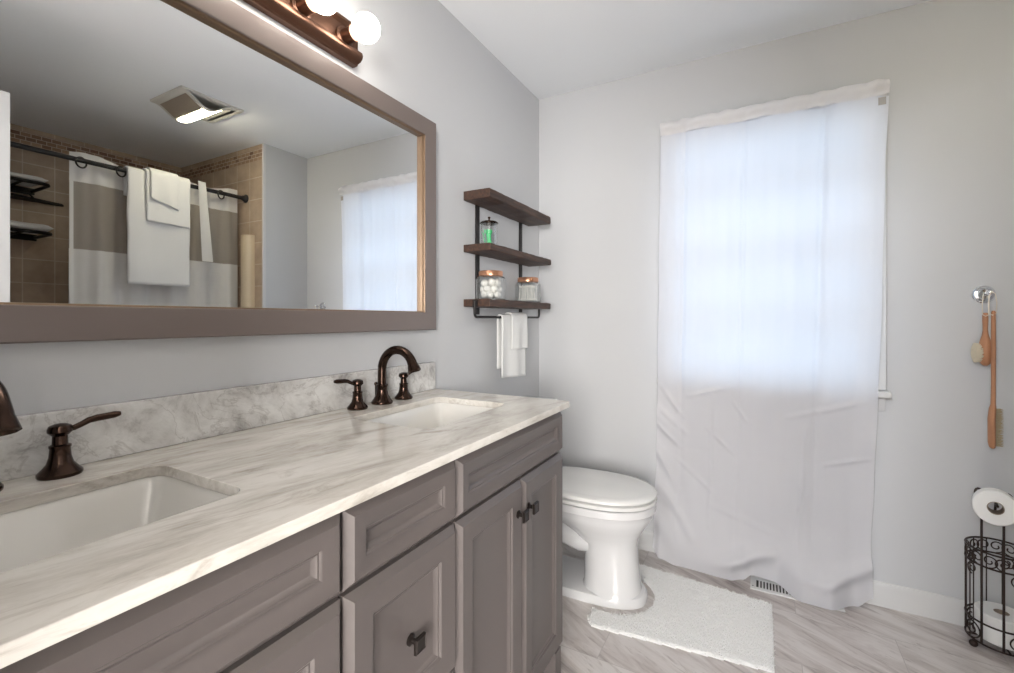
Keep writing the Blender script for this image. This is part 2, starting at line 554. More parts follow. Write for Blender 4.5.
for z, h in ((WZ0 + 0.02, 0.04), (WZ1 - 0.02, 0.04), ((WZ0 + WZ1) / 2, 0.062)):
    f.box(WX0 + 0.027, WX1 - 0.027, y0, y1, z - h / 2 + 0.0015, z + h / 2 - 0.0015)
for z in (1.165, 1.755):
    f.box(WX0 + 0.027, WX1 - 0.027, y0 + 0.005, y1 - 0.005, z - 0.024, z + 0.024)
f.build('window_frame', M['trim'], win)
MB().box(WX0 + 0.02, WX1 - 0.02, BACK + 0.028, BACK + 0.031, WZ0 + 0.02, WZ1 - 0.02).build('window_glass', M['pane'], win)

# ------------------------------------------------------------------ window curtain
def lerp_tab(tab, t):
    for (a, va), (b, vb) in zip(tab, tab[1:]):
        if t <= b:
            k = (t - a) / (b - a) if b > a else 0
            k = k * k * (3 - 2 * k)
            return va + (vb - va) * k
    return tab[-1][1]

CX0 = [(0.0, 0.640), (0.25, 0.646), (0.50, 0.657), (0.86, 0.664), (1.3, 0.672), (2.1, 0.681)]
CX1 = [(0.0, 1.492), (0.25, 1.486), (0.50, 1.496), (0.86, 1.504), (1.3, 1.514), (1.7, 1.522), (2.1, 1.536)]
HEM_Y = [(0.0, 2.315), (0.04, 2.295), (0.13, 2.275), (0.40, 2.262), (0.455, 2.278), (0.51, 2.302), (0.60, 2.295), (0.72, 2.225), (0.82, 2.222), (0.93, 2.285), (1.0, 2.305)]
HEM_Z = [(0.0, 0.052), (0.04, 0.016), (0.13, 0.003), (0.40, 0.002), (0.455, 0.010), (0.50, 0.030), (0.58, 0.027), (0.70, 0.004), (0.82, 0.003), (0.93, 0.010), (1.0, 0.045)]
CREASES = [(0.16, 0.80, 0.40, 0.86, 0.007, 0.008), (0.38, 0.80, 0.46, 0.70, 0.006, 0.007), (0.64, 0.74, 0.95, 0.83, 0.007, 0.010), (0.26, 0.66, 0.40, 0.55, 0.006, 0.007),
           (0.02, 0.84, 0.14, 0.70, 0.008, 0.010), (0.01, 0.74, 0.16, 0.62, 0.008, 0.012), (0.00, 0.66, 0.13, 0.55, 0.008, 0.010), (0.01, 0.52, 0.12, 0.34, 0.010, 0.014), (0.05, 0.36, 0.20, 0.14, 0.010, 0.020),
           (0.28, 0.82, 0.29, 0.20, 0.004, 0.007), (0.72, 0.70, 0.70, 0.15, 0.004, 0.008), (0.10, 0.50, 0.30, 0.36, 0.005, 0.008), (0.30, 0.30, 0.62, 0.22, 0.004, 0.012), (0.80, 0.55, 0.98, 0.60, 0.006, 0.008)]
def curtain_pt(u, z, flat=0.0):
    x = lerp_tab(CX0, z) * (1 - u) + lerp_tab(CX1, z) * u
    up = max(0.0, min(1.0, (z - 0.55) / 0.5))
    # soft folds of the hanging cloth
    fold = 0.007 * math.sin(u * 19 + 0.8) + 0.003 * math.sin(u * 41 + 2.0 + 0.6 * z) + 0.0015 * math.sin(u * 83 + 1.0)
    fold += 0.010 * math.exp(-((u - 0.13) / 0.012) ** 2) + 0.008 * math.exp(-((u - 0.42) / 0.010) ** 2) + 0.010 * math.exp(-((u - 0.76) / 0.014) ** 2)
    wr = noise.noise(Vector((u * 3.1, z * 2.3, 4.2))) * 0.022 + noise.noise(Vector((u * 9, z * 5 + u * 6, 1.7))) * 0.007
    y_up = 2.272 + fold * 0.8 * (1 - flat)
    y_mid = 2.318 + fold * 0.30 + wr * 0.8
    y = y_mid * (1 - up) + y_up * up
    # slack near the floor: pulled to the hem line, with a soft swag above it
    k = max(0.0, 1 - z / 0.30)
    k = k * k * (3 - 2 * k)
    y = y * (1 - k) + lerp_tab(HEM_Y, u) * k
    sw = math.exp(-((z - 0.105 - 0.05 * math.sin(7 * (u - 0.45))) / 0.036) ** 2) * math.exp(-((u - 0.47) / 0.13) ** 2)
    y -= 0.055 * sw
    sw2 = math.exp(-((z - 0.095 - 0.35 * max(0, u - 0.80)) / 0.034) ** 2) * math.exp(-((u - 0.86) / 0.16) ** 2)
    y -= 0.040 * sw2
    # diagonal drag lines at the left edge
    dl = math.exp(-(u / 0.13) ** 2) * max(0.0, min(1.0, (0.82 - z) / 0.1))
    y -= 0.012 * dl * (0.5 + 0.5 * math.sin(38 * z + 30 * u)) + 0.010 * dl
    for (ua, za, ub, zb_, h, w) in CREASES:
        du, dz_ = (ub - ua) * 0.86, zb_ - za
        L2 = du * du + dz_ * dz_
        t = ((u - ua) * 0.86 * du + (z - za) * dz_) / L2
        if -0.2 < t < 1.2:
            tc_ = max(0.0, min(1.0, t))
            d_ = math.hypot((u - ua) * 0.86 - du * tc_, z - za - dz_ * tc_)
            if d_ < 4 * w:
                y -= h * math.exp(-(d_ / w) ** 2) * math.sin(math.pi * min(1, max(0, (t + 0.15) / 1.3)))
    y = min(y, BACK - 0.020)
    return Vector((x, y, z))
def body_fn(u, v):
    zt = 2.030 + 0.004 * math.sin(u * 23)
    zb = lerp_tab(HEM_Z, u)
    s_ = v
    z = zt * (1 - s_) + zb * s_
    return curtain_pt(u, z)
cur = thing('window_curtain', (1.1, 2.28, 0.0), 'long white curtain panel hanging over the bright window down to the floor', 'curtain')
MB().grid(body_fn, 200, 300).build('curtain_panel', M['curtain'], cur)
hd = MB()
def head_fn(u, v):
    z = 2.090 + 0.0022 * math.sin(u * 61) * (1 - v) - (0.060 + 0.003 * math.sin(u * 23)) * v
    p = curtain_pt(u, 2.0, 0.6)
    bulge = math.sin(math.pi * min(1, v * 1.25)) * 0.016
    return Vector((p.x, p.y - 0.006 - bulge + 0.003 * math.sin(u * 90 + 3 * v), z))
hd.grid(head_fn, 150, 8)
hd.grid(lambda u, v: head_fn(u, 0) + Vector((0, 0.036 * math.sin(v * 1.57), -0.06 * v)), 150, 4)
hd.build('rod_pocket', M['curtain_hem'], cur)['label'] = 'gathered rod pocket along the top edge'
MB().grid(lambda u, v: Vector((1.500 + 0.024 * u, curtain_pt(0.97, 1.96).y - 0.004, 2.022 - 0.030 * v)), 2, 2).build('care_tag', M['sheer'], cur)
rod = thing('curtain_rod', (1.1, 2.30, 2.066), 'slim white curtain rod inside the top of the window curtain', 'curtain rod')
MB().tube([(0.70, BACK, 2.066), (0.70, 2.310, 2.066), (0.715, 2.290, 2.066), (1.49, 2.290, 2.066), (1.505, 2.310, 2.066), (1.505, BACK, 2.066)], 0.006).build('rod', M['trim'], rod)
for x in (0.70, 1.505):
    bx('bracket', M['trim'], x - 0.010, x + 0.010, BACK - 0.004, BACK, 2.045, 2.088, parent=rod)

# ------------------------------------------------------------------ vanity
VY0, VY1, VF = -0.10, 1.391, 0.520
van = thing('vanity_cabinet', (0.27, 0.64, 0.0), 'long taupe double sink vanity cabinet with panelled doors under the marble top', 'cabinet')
c = MB().box(0.004, VF - 0.020, VY0, VY0 + 0.018, 0.10, 0.8742).box(0.004, VF - 0.020, VY1 - 0.018, VY1, 0.10, 0.8742)
c.box(0.004, VF - 0.0202, VY0 + 0.0182, VY1 - 0.0182, 0.10, 0.118).box(0.004, 0.012, VY0 + 0.0182, VY1 - 0.0182, 0.1182, 0.80)
c.box(VF - 0.020, VF, VY0, VY1, 0.10, 0.8745)
c.box(0.0125, VF - 0.0202, 0.49, 0.506, 0.1185, 0.873).box(0.0125, VF - 0.0202, 0.794, 0.810, 0.1185, 0.873)
c.build('body', M['cab'], van)
MB().box(0.004, VF - 0.05, VY0, VY1 - 0.02, 0.0, 0.0995).build('toe_kick', M['cab'], van)
MB().box(0.30, VF + 0.012, VY1 - 0.045, VY1, 0.0, 0.10).build('leg', M['cab'], van, bevel=0.002)

def panel_front(y0, y1, z0, z1, rail):
    """mitred panelled front: nested rings give edge bevel, sloping rail, bead and sunk panel"""
    m = MB()
    prof = [(0.0, 0.0), (0.0, 0.010), (0.003, 0.0125), (0.0125, 0.0225), (rail - 0.001, 0.0190), (rail + 0.003, 0.0150), (rail + 0.006, 0.0147), (rail + 0.0125, 0.0080), (rail + 0.014, 0.0075)]
    rs = []
    for ins, h in prof:
        rs.append([Vector((VF + h, y0 + ins, z0 + ins)), Vector((VF + h, y1 - ins, z0 + ins)), Vector((VF + h, y1 - ins, z1 - ins)), Vector((VF + h, y0 + ins, z1 - ins))])
    m.rings(rs, True, True, True, True)
    return m
def square_knob(y, z, parent, x=VF + 0.0085):
    k = MB().lathe([(0.011, 0), (0.011, 0.003), (0.0055, 0.006), (0.005, 0.016), (0.008, 0.019)], (x, y, z), (1, 0, 0), 16)
    k.rings([[Vector((x + h, y + a * r, z + b * r)) for a, b in ((-1, -1), (1, -1), (1, 1), (-1, 1))] for r, h in ((0.0115, 0.018), (0.0140, 0.020), (0.0140, 0.025), (0.0120, 0.027), (0.0110, 0.0255))], flat=True)
    return k.build('knob', M['knob'], parent)
G = 0.0025
rows = dict(top=(0.735, 0.862), low=(0.115, 0.727))
D1, D2, D3 = 0.5010, 0.8010, 1.1040
fronts = [('false_drawer_front', VY0 + 0.004, D1 - G, *rows['top'], 0.040), ('drawer', D1 + G, D2 - G, *rows['top'], 0.040), ('false_drawer_front', D2 + G, VY1 - 0.001, *rows['top'], 0.040)]
for nm, a, b, z0, z1, rl in fronts:
    panel_front(a, b, z0, z1, rl).build(nm, M['cab'], van)
d = panel_front(D1 + G, D2 - G, 0.425, 0.727, 0.055).build('drawer', M['cab'], van)
square_knob((D1 + D2) / 2 + 0.012, 0.563, d)
d = panel_front(D1 + G, D2 - G, 0.115, 0.418, 0.055).build('drawer', M['cab'], van)
square_knob((D1 + D2) / 2 + 0.012, 0.265, d)
for a, b, ky in ((D2 + G, D3 - G, D3 - 0.030), (D3 + G, VY1 - 0.001, D3 + 0.030), (VY0 + 0.004, 0.194, 0.164), (0.199, D1 - G, 0.229)):
    d = panel_front(a, b, 0.115, 0.727, 0.055).build('door', M['cab'], van)
    square_knob(ky, 0.646, d, VF + 0.0205)

# marble countertop with two sink openings
SX0, SX1 = 0.135, 0.405
SINKS = ((0.022, 0.430), (0.872, 1.262))
CT0, CT1, CY0, CY1, CFX = 0.876, 0.895, -0.105, 1.402, 0.561
def rrect(x0, x1, y0, y1, r, n=6):
    pts = []
    for cx_, cy_, a0 in ((x1 - r, y1 - r, 0), (x0 + r, y1 - r, 90), (x0 + r, y0 + r, 180), (x1 - r, y0 + r, 270)):
        for i in range(n + 1):
            a = R(a0 + 90 * i / n)
            pts.append((cx_ + r * math.cos(a), cy_ + r * math.sin(a)))
    return pts
bm = bmesh.new()
def loop_edges(pts, z):
    vs_ = [bm.verts.new((x, y, z)) for x, y in pts]
    return [bm.edges.new((vs_[i], vs_[(i + 1) % len(vs_)])) for i in range(len(vs_))]
edges = loop_edges([(0.0, CY0), (CFX, CY0)] + [(CFX - 0.012 + 0.012 * math.cos(R(t)), CY1 - 0.012 + 0.012 * math.sin(R(t))) for t in (0, 30, 60, 90)] + [(0.0, CY1)], CT0)
for a, b in SINKS:
    edges += loop_edges(rrect(SX0, SX1, a, b, 0.030), CT0)
res = bmesh.ops.triangle_fill(bm, use_beauty=True, use_dissolve=False, edges=edges)
ext = bmesh.ops.extrude_face_region(bm, geom=bm.faces[:])
for v in ext['geom']:
    if isinstance(v, bmesh.types.BMVert):
        v.co.z = CT1
bmesh.ops.recalc_face_normals(bm, faces=bm.faces)
me = bpy.data.meshes.new('countertop')
bm.to_mesh(me); bm.free()
me.materials.append(M['marble'])
ct = bpy.data.objects.new('countertop', me); COL.objects.link(ct)
q = ct.modifiers.new('bevel', 'BEVEL'); q.width = 0.0035; q.segments = 3; q.limit_method = 'ANGLE'; q.angle_limit = R(50)
tag(ct, 'cream marble countertop with grey veins and two sink openings', 'countertop')
bs = MB().box(0.0, 0.02, CY0, CY1 - 0.006, CT1, 0.998).build('backsplash', M['splash'], bevel=0.002)
tag(bs, 'low grey veined marble backsplash along the wall behind the taps', 'backsplash')

def sink(y0, y1, label):
    s = thing('sink', ((SX0 + SX1) / 2, (y0 + y1) / 2, 0.74), label, 'sink', None)
    m = MB()
    rs = []
    for ins, z, r in ((-0.020, CT0 - 0.0005, 0.045), (-0.003, CT0 - 0.0005, 0.032), (0.001, 0.870, 0.030), (0.006, 0.856, 0.024), (0.026, 0.790, 0.018), (0.040, 0.762, 0.018), (0.060, 0.752, 0.022), (0.115, 0.746, 0.02)):
        rs.append([Vector((x, y, z)) for x, y in rrect(SX0 + ins, SX1 - ins, y0 + ins, y1 - ins, r)])
    m.rings(rs, True, False, True)
    m.build('basin', M['sink'], s, solid=0.008, off=-1)
    MB().lathe([(0.0001, 0.0), (0.012, 0.001), (0.020, 0.002), (0.024, 0.001), (0.025, -0.004)], ((SX0 + SX1) / 2, (y0 + y1) / 2, 0.7465)).build('drain', M['bronze'], s)
    return s
sink(*SINKS[0], 'white undermount sink basin nearest the camera, left of the two')
sink(*SINKS[1], 'white undermount sink basin near the far end of the marble top')

# ------------------------------------------------------------------ faucets
def handle(parent, x, y, direction):
    h = MB().lathe([(0.0285, 0), (0.0295, 0.002), (0.0295, 0.006), (0.027, 0.009), (0.0235, 0.013), (0.0175, 0.021), (0.0145, 0.032), (0.0135, 0.046), (0.0145, 0.048), (0.0145, 0.051), (0.0105, 0.053), (0.0100, 0.067), (0.0130, 0.070), (0.0165, 0.074), (0.0165, 0.079), (0.0145, 0.084), (0.008, 0.087), (0.0005, 0.088)], (x, y, CT1), n=28).build('handle', M['bronze'], parent)
    pts = [(x, y + direction * t, CT1 + z) for t, z in ((0.008, 0.077), (0.018, 0.077), (0.028, 0.081), (0.038, 0.086), (0.050, 0.088), (0.062, 0.0885), (0.076, 0.0895), (0.084, 0.090))]
    MB().tube(pts, [0.0055, 0.0050, 0.0050, 0.0056, 0.0062, 0.0062, 0.0062, 0.0040], 12).build('lever', M['bronze'], h)
def faucet(y, label):
    x = 0.058
    t = thing('faucet', (x, y, CT1), label, 'faucet')
    m = MB().lathe([(0.032, 0), (0.033, 0.002), (0.033, 0.006), (0.030, 0.010), (0.026, 0.016), (0.019, 0.028), (0.0165, 0.042), (0.0165, 0.054), (0.0180, 0.056), (0.0180, 0.060), (0.0130, 0.063)], (x, y, CT1))
    rr = 0.064
    zc = 0.106
    pts = [(x, y, CT1 + 0.055), (x, y, CT1 + 0.085)]
    for i in range(17):
        a = R(180 - i * 10.2)
        pts.append((x + rr + rr * math.cos(a), y, CT1 + zc + rr * math.sin(a)))
    rads = [0.0135] * 2 + [0.0135] * 13 + [0.0135, 0.0137, 0.0145, 0.0155]
    m.tube(pts, rads, 18)
    m.build('spout', M['bronze'], t)
    e = Vector(pts[-1]); dv = (e - Vector(pts[-2])).normalized()
    MB().lathe([(0.0155, -0.004), (0.0175, 0.004), (0.0195, 0.013), (0.0200, 0.016), (0.0165, 0.018), (0.0135, 0.012)], e, dv).build('spout_tip', M['bronze'], t)
    handle(t, x, y - 0.100, -1)
    handle(t, x, y + 0.100, 1)
    MB().tube([(x - 0.026, y, CT1 + 0.004), (x - 0.026, y, CT1 + 0.055)], 0.003, 8).ball((x - 0.026, y, CT1 + 0.060), 0.006).build('lift_rod', M['bronze'], t)
    return t
faucet(0.217, 'dark bronze faucet cut off by the left edge, with one lever in view')
faucet(1.075, 'dark bronze gooseneck faucet with two levers behind the far sink')

# ------------------------------------------------------------------ wall mirror
MY0, MY1, MZ0, MZ1, MX, MG = -0.085, 1.376, 1.120, 1.890, 0.040, 0.018
mir = thing('wall_mirror', (0.0, (MY0 + MY1) / 2, MZ0), 'wide mirror in a mitred taupe frame on the wall above the vanity', 'mirror')
m = MB()
prof = [(0.0, 0.0), (0.0, MX - 0.003), (0.003, MX), (0.060, MX - 0.001), (0.063, MX - 0.003)]
rs = [[Vector((h, MY0 + i, MZ0 + i)), Vector((h, MY1 - i, MZ0 + i)), Vector((h, MY1 - i, MZ1 - i)), Vector((h, MY0 + i, MZ1 - i))] for i, h in prof]
m.rings(rs, True, False, False, True)
m.build('frame', M['frame'], mir)
m = MB()
prof = [(0.063, MX - 0.003), (0.0635, MX - 0.010), (0.0670, MX - 0.012), (0.0675, MG)]
rs = [[Vector((h, MY0 + i, MZ0 + i)), Vector((h, MY1 - i, MZ0 + i)), Vector((h, MY1 - i, MZ1 - i)), Vector((h, MY0 + i, MZ1 - i))] for i, h in prof]
m.rings(rs, True, False, False, True)
m.build('inner_edge', M['brass'], mir)
MB().box(0.001, MG, MY0 + 0.05, MY1 - 0.05, MZ0 + 0.05, MZ1 - 0.05).build('mirror_glass', M['mirror'], mir)

# ------------------------------------------------------------------ vanity light
LY0, LY1, LZ0, LZ1 = 0.325, 1.010, 1.932, 2.050
lt = thing('vanity_light', (0.0, (LY0 + LY1) / 2, 1.99), 'bronze bar wall light with round opal bulbs above the mirror', 'wall light')
prof = [(0.0, LZ0), (0.020, LZ0), (0.023, LZ0 + 0.005), (0.034, LZ0 + 0.008), (0.042, LZ0 + 0.016), (0.044, LZ0 + 0.024), (0.041, LZ0 + 0.034), (0.030, LZ0 + 0.037), (0.022, LZ0 + 0.043),
        (0.022, LZ1 - 0.022), (0.026, LZ1 - 0.018), (0.032, LZ1 - 0.014), (0.033, LZ1 - 0.008), (0.030, LZ1 - 0.003), (0.022, LZ1), (0.0, LZ1)]
MB().rings([[Vector((x, y, z)) for x, z in prof] for y in (LY0, LY1)]).build('back_plate', M['bronze_light'], lt)
sock0 = bulb0 = None
for k in range(5):
    y = 0.955 - 0.145 * k
    if k == 0:
        sock0 = MB().lathe([(0.030, 0), (0.030, 0.006), (0.022, 0.010), (0.021, 0.042), (0.023, 0.044), (0.023, 0.048), (0.016, 0.048)], (0.022, y, 1.99), (1, 0, 0)).build('socket', M['bronze_light'], lt)
        pf = [(0.0130, 0.0), (0.0140, 0.006)] + [(0.0395 * math.sin(R(a)), 0.044 - 0.0395 * math.cos(R(a))) for a in range(24, 181, 12)]
        bulb0 = MB().lathe(pf, (0.069, y, 1.99), (1, 0, 0)).build('bulb', M['bulb'], lt)
    else:
        for src in (sock0, bulb0):
            cpy = src.copy(); COL.objects.link(cpy); cpy.parent = lt; cpy.location.y = y - 0.955

# ------------------------------------------------------------------ wall shelf
SHY0, SHY1, SHD = 1.612, 2.232, 0.131
sh = thing('wall_shelf', (0, 1.92, 1.21), 'three tier dark wood wall shelf with black steel strips in the corner', 'shelf')
for i, (z0, z1, dx) in enumerate(((1.660, 1.698, 0.0), (1.443, 1.473, 0.002), (1.211, 1.243, 0.0))):
    b = MB()
    random.seed(i)
    n = 24
    rs = []
    for k in range(n + 1):
        y = SHY0 + (SHY1 - SHY0) * k / n
        j = lambda: random.uniform(-0.0011, 0.0011)
        xx = SHD + dx
        e = 0.004
        rs.append([Vector((0.0, y, z0 + j())), Vector((xx - e, y, z0 + j())), Vector((xx + j(), y, z0 + e)), Vector((xx + j(), y, (z0 + z1) / 2)), Vector((xx + j(), y, z1 - e)), Vector((xx - e, y, z1 + j())), Vector((0.0, y, z1 + j()))])
    b.rings(rs)
    b.build('shelf_board', M['wood'], sh, bevel=0.0015)
for y in (1.715, 2.132):
    MB().box(0.0, 0.007, y - 0.014, y + 0.014, 1.180, 1.662).build('upright', M['steel'], sh, bevel=0.001)
xb, za = 0.060, 1.168
ya, yb = SHY0 - 0.006, SHY1 + 0.006
pts = [(xb, ya, 1.236), (xb, ya, za + 0.016)] + [(xb, ya + 0.016 - 0.016 * math.cos(R(a)), za + 0.016 - 0.016 * math.sin(R(a))) for a in (30, 60, 90)] + \
      [(xb, yb - 0.016 + 0.016 * math.sin(R(a)), za + 0.016 - 0.016 * math.cos(R(a))) for a in (0, 30, 60, 90)] + [(xb, yb, 1.236)]
MB().tube(pts, 0.0055, 10).build('towel_bar', M['steel'], sh)
for y, s_ in ((ya, 1), (yb, -1)):
    MB().box(xb - 0.011, xb + 0.011, min(y, y + s_ * 0.0058), max(y, y + s_ * 0.0058), 1.2115, 1.2405).build('bar_bracket', M['steel'], sh)

# jars ------------------------------------------------------------
def knob_jar(x, y, z):
    j = thing('glass_jar', (x, y, z), 'small round glass jar with a dark knobbed lid holding green floss picks', 'jar')
    r = 0.036
    MB().lathe([(r - 0.003, 0.0), (r, 0.003), (r, 0.098), (r - 0.0022, 0.098), (r - 0.0022, 0.006), (0.001, 0.005)], (x, y, z), n=32, cap1=False).build('jar_glass', M['glass'], j)
    MB().lathe([(r - 0.004, -0.002), (r - 0.004, 0.0), (r + 0.004, 0.001), (r + 0.004, 0.004), (r - 0.002, 0.009), (0.012, 0.012), (0.004, 0.013), (0.0035, 0.022), (0.006, 0.025), (0.006, 0.029), (0.003, 0.031)], (x, y, z + 0.0985), n=32).build('lid', M['bronze'], j)
    return j
JX = 0.066
knob_jar(JX, 1.712, 1.4745)
random.seed(5)
pick0 = None
for k in range(9):
    a = random.uniform(0, 6.28); rr = random.uniform(0.004, 0.017)
    px, py = JX + rr * math.cos(a), 1.712 + rr * math.sin(a)
    if pick0 is None:
        p = MB()
        p.tube([(0, 0, 0.002), (0.003, 0, 0.025), (0, 0, 0.050)], [0.0012, 0.0026, 0.0022], 6)
        p.tube([(0, 0, 0.049), (0, 0.009, 0.053), (0, 0.011, 0.066)], [0.0022, 0.0022, 0.0018], 6)
        p.tube([(0, 0, 0.049), (0, -0.004, 0.053), (0, -0.006, 0.066)], [0.0022, 0.0022, 0.0018], 6)
        pick0 = p.build('floss_pick', M['green'])
        o = pick0
    else:
        o = pick0.copy(); COL.objects.link(o)
    o.location = (px, py, 1.4795 + 0.0005 * k)
    o.rotation_euler = (random.uniform(-.22, .22), random.uniform(-.22, .22), random.uniform(0, 6))
    tag(o, 'green plastic floss pick standing in the knobbed glass jar', 'floss pick', 'floss picks in the jar')

def square_jar(x, y, z, label):
    j = thing('glass_jar', (x, y, z), label, 'jar')
    def ring(h, zz):
        c_ = h * 0.36
        pts = [(h, -h + c_), (h, h - c_), (h - c_, h), (-h + c_, h), (-h, h - c_), (-h, -h + c_), (-h + c_, -h), (h - c_, -h)]
        return [Vector((x + a, y + b, z + zz)) for a, b in pts]
    h = 0.056
    m = MB().rings([ring(h - 0.005, 0), ring(h, 0.004), ring(h, 0.088), ring(h - 0.006, 0.100), ring(h - 0.010, 0.102), ring(h - 0.009, 0.099), ring(h - 0.003, 0.086), ring(h - 0.003, 0.007), ring(h - 0.02, 0.006)], True, True, True)
    m.build('jar_glass', M['glass'], j)
    MB().lathe([(0.049, 0.0), (0.053, 0.001), (0.053, 0.019), (0.051, 0.022), (0.001, 0.0225)], (x, y, z + 0.1025), n=36).build('lid', M['copper'], j)
    return j
JZ = 1.2435
square_jar(0.067, 1.725, JZ, 'copper lidded glass jar full of white cotton balls on the bottom shelf')
square_jar(0.067, 2.090, JZ, 'copper lidded glass jar of white cotton swabs at the right of the bottom shelf')
ball0 = None
random.seed(11)
spots = []
for lay, zz in enumerate((0.0215, 0.046, 0.0705)):
    for q in range(7):
        rr = 0.0 if q == 6 else 0.0315
        an = R(60 * q + 31 * lay + random.uniform(-5, 5))
        spots.append((rr * math.cos(an), rr * math.sin(an), zz + random.uniform(-.001, .005)))
for a, b, zz in spots:
    if ball0 is None:
        m = MB().ball((0, 0, 0), 0.0165, n=16, m=10)
        m.v = [p * (1 + 0.16 * noise.noise(p * 130)) for p in m.v]
        ball0 = m.build('cotton_ball', M['cotton']); o = ball0
    else:
        o = ball0.copy(); COL.objects.link(o)
    o.location = (0.067 + a, 1.725 + b, JZ + zz)
    o.rotation_euler = (random.uniform(0, 6), random.uniform(0, 6), random.uniform(0, 6))
    tag(o, 'white cotton ball heaped in the copper lidded jar', 'cotton ball', 'cotton balls in the jar')
sw0 = None
for i in range(9):
    for k in range(5):
        if sw0 is None:
            m = MB().tube([(0, 0, 0.0), (0, 0, 0.076)], 0.0012, 6)
            for z0 in (0.0, 0.064):
                m.lathe([(0.0008, 0), (0.0024, 0.002), (0.0028, 0.007), (0.0018, 0.012)], (0, 0, z0), n=8)
            sw0 = m.build('cotton_swab', M['cotton']); o = sw0
        else:
            o = sw0.copy(); COL.objects.link(o)
        o.location = (0.067 - 0.034 + k * 0.017 + random.uniform(-.002, .002), 2.090 - 0.036 + i * 0.009 + random.uniform(-.001, .001), JZ + 0.009)
        o.rotation_euler = (random.uniform(-.05, .05), random.uniform(-.05, .05), 0)
        tag(o, 'white cotton swab standing upright in the right copper lidded jar', 'cotton swab', 'cotton swabs in the jar')

# ------------------------------------------------------------------ hanging towels
def drape(xc, zc, rad, y0, y1, front, back, side=1, taper=0.0, seed=0.0, wob=0.006, nu=26, nv=44, skew=0.0):
    """cloth folded over a bar along y: back flap, round the bar, front flap towards +side*x"""
    L = [back, math.pi * rad, front]
    tot = sum(L)
    m = MB()
    def fn(u, v):
        s_ = v * tot
        y = y0 + (y1 - y0) * u
        if s_ < L[0]:
            d = L[0] - s_
            x, z = -rad, -d
        elif s_ < L[0] + L[1]:
            a = (s_ - L[0]) / rad
            x, z, d = -rad * math.cos(a), rad * math.sin(a), 0
        else:
            d = s_ - L[0] - L[1]
            x, z = rad, -d
        k = min(1, d / 0.12)
        w = noise.noise(Vector((u * 2.5 + seed, d * 3.5, seed))) * wob * k + 0.004 * math.sin(u * 9 + seed) * k
        yy = y + (0.5 - u) * taper * min(1, d / 0.3) + noise.noise(Vector((seed, d * 6, u))) * 0.006 * k
        if x > 0: z -= skew * (u - 0.5) * k
        return Vector((xc + side * (x + (w if x > 0 else -w * 0.4)), yy, zc + z))
    m.grid(fn, nu, nv)
    return m
ht = thing('hand_towel', (0.06, 1.94, 1.17), 'small folded white hand towel over the black bar beneath the shelf', 'towel')
drape(0.060, 1.168, 0.0125, 1.815, 2.050, 0.282, 0.235, 1, 0.0, 3.0, skew=0.015).build('towel_body', M['towel'], ht, solid=0.007)
drape(0.062, 1.168, 0.0215, 1.890, 2.046, 0.150, 0.04, 1, 0.02, 5.0).build('towel_fold', M['towel'], ht, solid=0.006)

# ------------------------------------------------------------------ toilet
TY = 1.930
to = thing('toilet', (0.36, TY, 0), 'white porcelain toilet with closed lid between the vanity and the window', 'toilet')
def oval(xb, xf, hw, z, n=40, p=2.3, yo=0.0, back_sq=1.0):
    cx_, a = (xb + xf) / 2, (xf - xb) / 2
    out = []
    for i in range(n):
        t = 2 * math.pi * i / n
        c_, s_ = math.cos(t), math.sin(t)
        pp = p if c_ > 0 else p * back_sq
        out.append(Vector((cx_ + a * math.copysign(abs(c_) ** (2 / pp), c_), TY + yo + hw * math.copysign(abs(s_) ** (2 / pp), s_), z)))
    return out
m = MB()
# pedestal column and bowl
m.rings([oval(0.420, 0.668, 0.118, 0.030), oval(0.430, 0.664, 0.108, 0.045), oval(0.432, 0.658, 0.104, 0.10), oval(0.430, 0.652, 0.100, 0.18), oval(0.418, 0.650, 0.102, 0.225), oval(0.370, 0.662, 0.116, 0.262), oval(0.300, 0.684, 0.142, 0.300), oval(0.240, 0.704, 0.164, 0.330), oval(0.200, 0.716, 0.177, 0.355), oval(0.190, 0.720, 0.180, 0.372), oval(0.185, 0.7255, 0.185, 0.377), oval(0.185, 0.7265, 0.186, 0.402), oval(0.190, 0.722, 0.182, 0.406)])
# foot flange
m.rings([oval(0.10, 0.690, 0.128, 0.0, p=2.6), oval(0.10, 0.690, 0.128, 0.022, p=2.6), oval(0.105, 0.682, 0.122, 0.034, p=2.6), oval(0.115, 0.670, 0.110, 0.037, p=2.6)])
# trapway at the back
def tring(x, zc, hw, hh):
    return [Vector((x, TY + hw * math.copysign(abs(math.cos(t)) ** 0.8, math.cos(t)), zc + hh * math.copysign(abs(math.sin(t)) ** 0.8, math.sin(t)))) for t in (2 * math.pi * i / 24 for i in range(24))]
m.rings([tring(0.50, 0.225, 0.088, 0.055), tring(0.42, 0.215, 0.090, 0.055), tring(0.33, 0.235, 0.090, 0.055), tring(0.25, 0.265, 0.088, 0.058), tring(0.19, 0.24, 0.088, 0.075), tring(0.15, 0.16, 0.085, 0.09), tring(0.13, 0.09, 0.085, 0.085)])
m.box(0.03, 0.24, TY - 0.115, TY + 0.115, 0.345, 0.404)
m.build('bowl', M['porcelain'], to)
MB().rings([oval(0.215, 0.704, 0.164, 0.4062, back_sq=1.3), oval(0.215, 0.704, 0.164, 0.4110, back_sq=1.3), oval(0.195, 0.727, 0.186, 0.4115, back_sq=1.3), oval(0.195, 0.727, 0.186, 0.424, back_sq=1.3), oval(0.20, 0.722, 0.182, 0.4265, back_sq=1.3)]).build('seat', M['seat'], to)
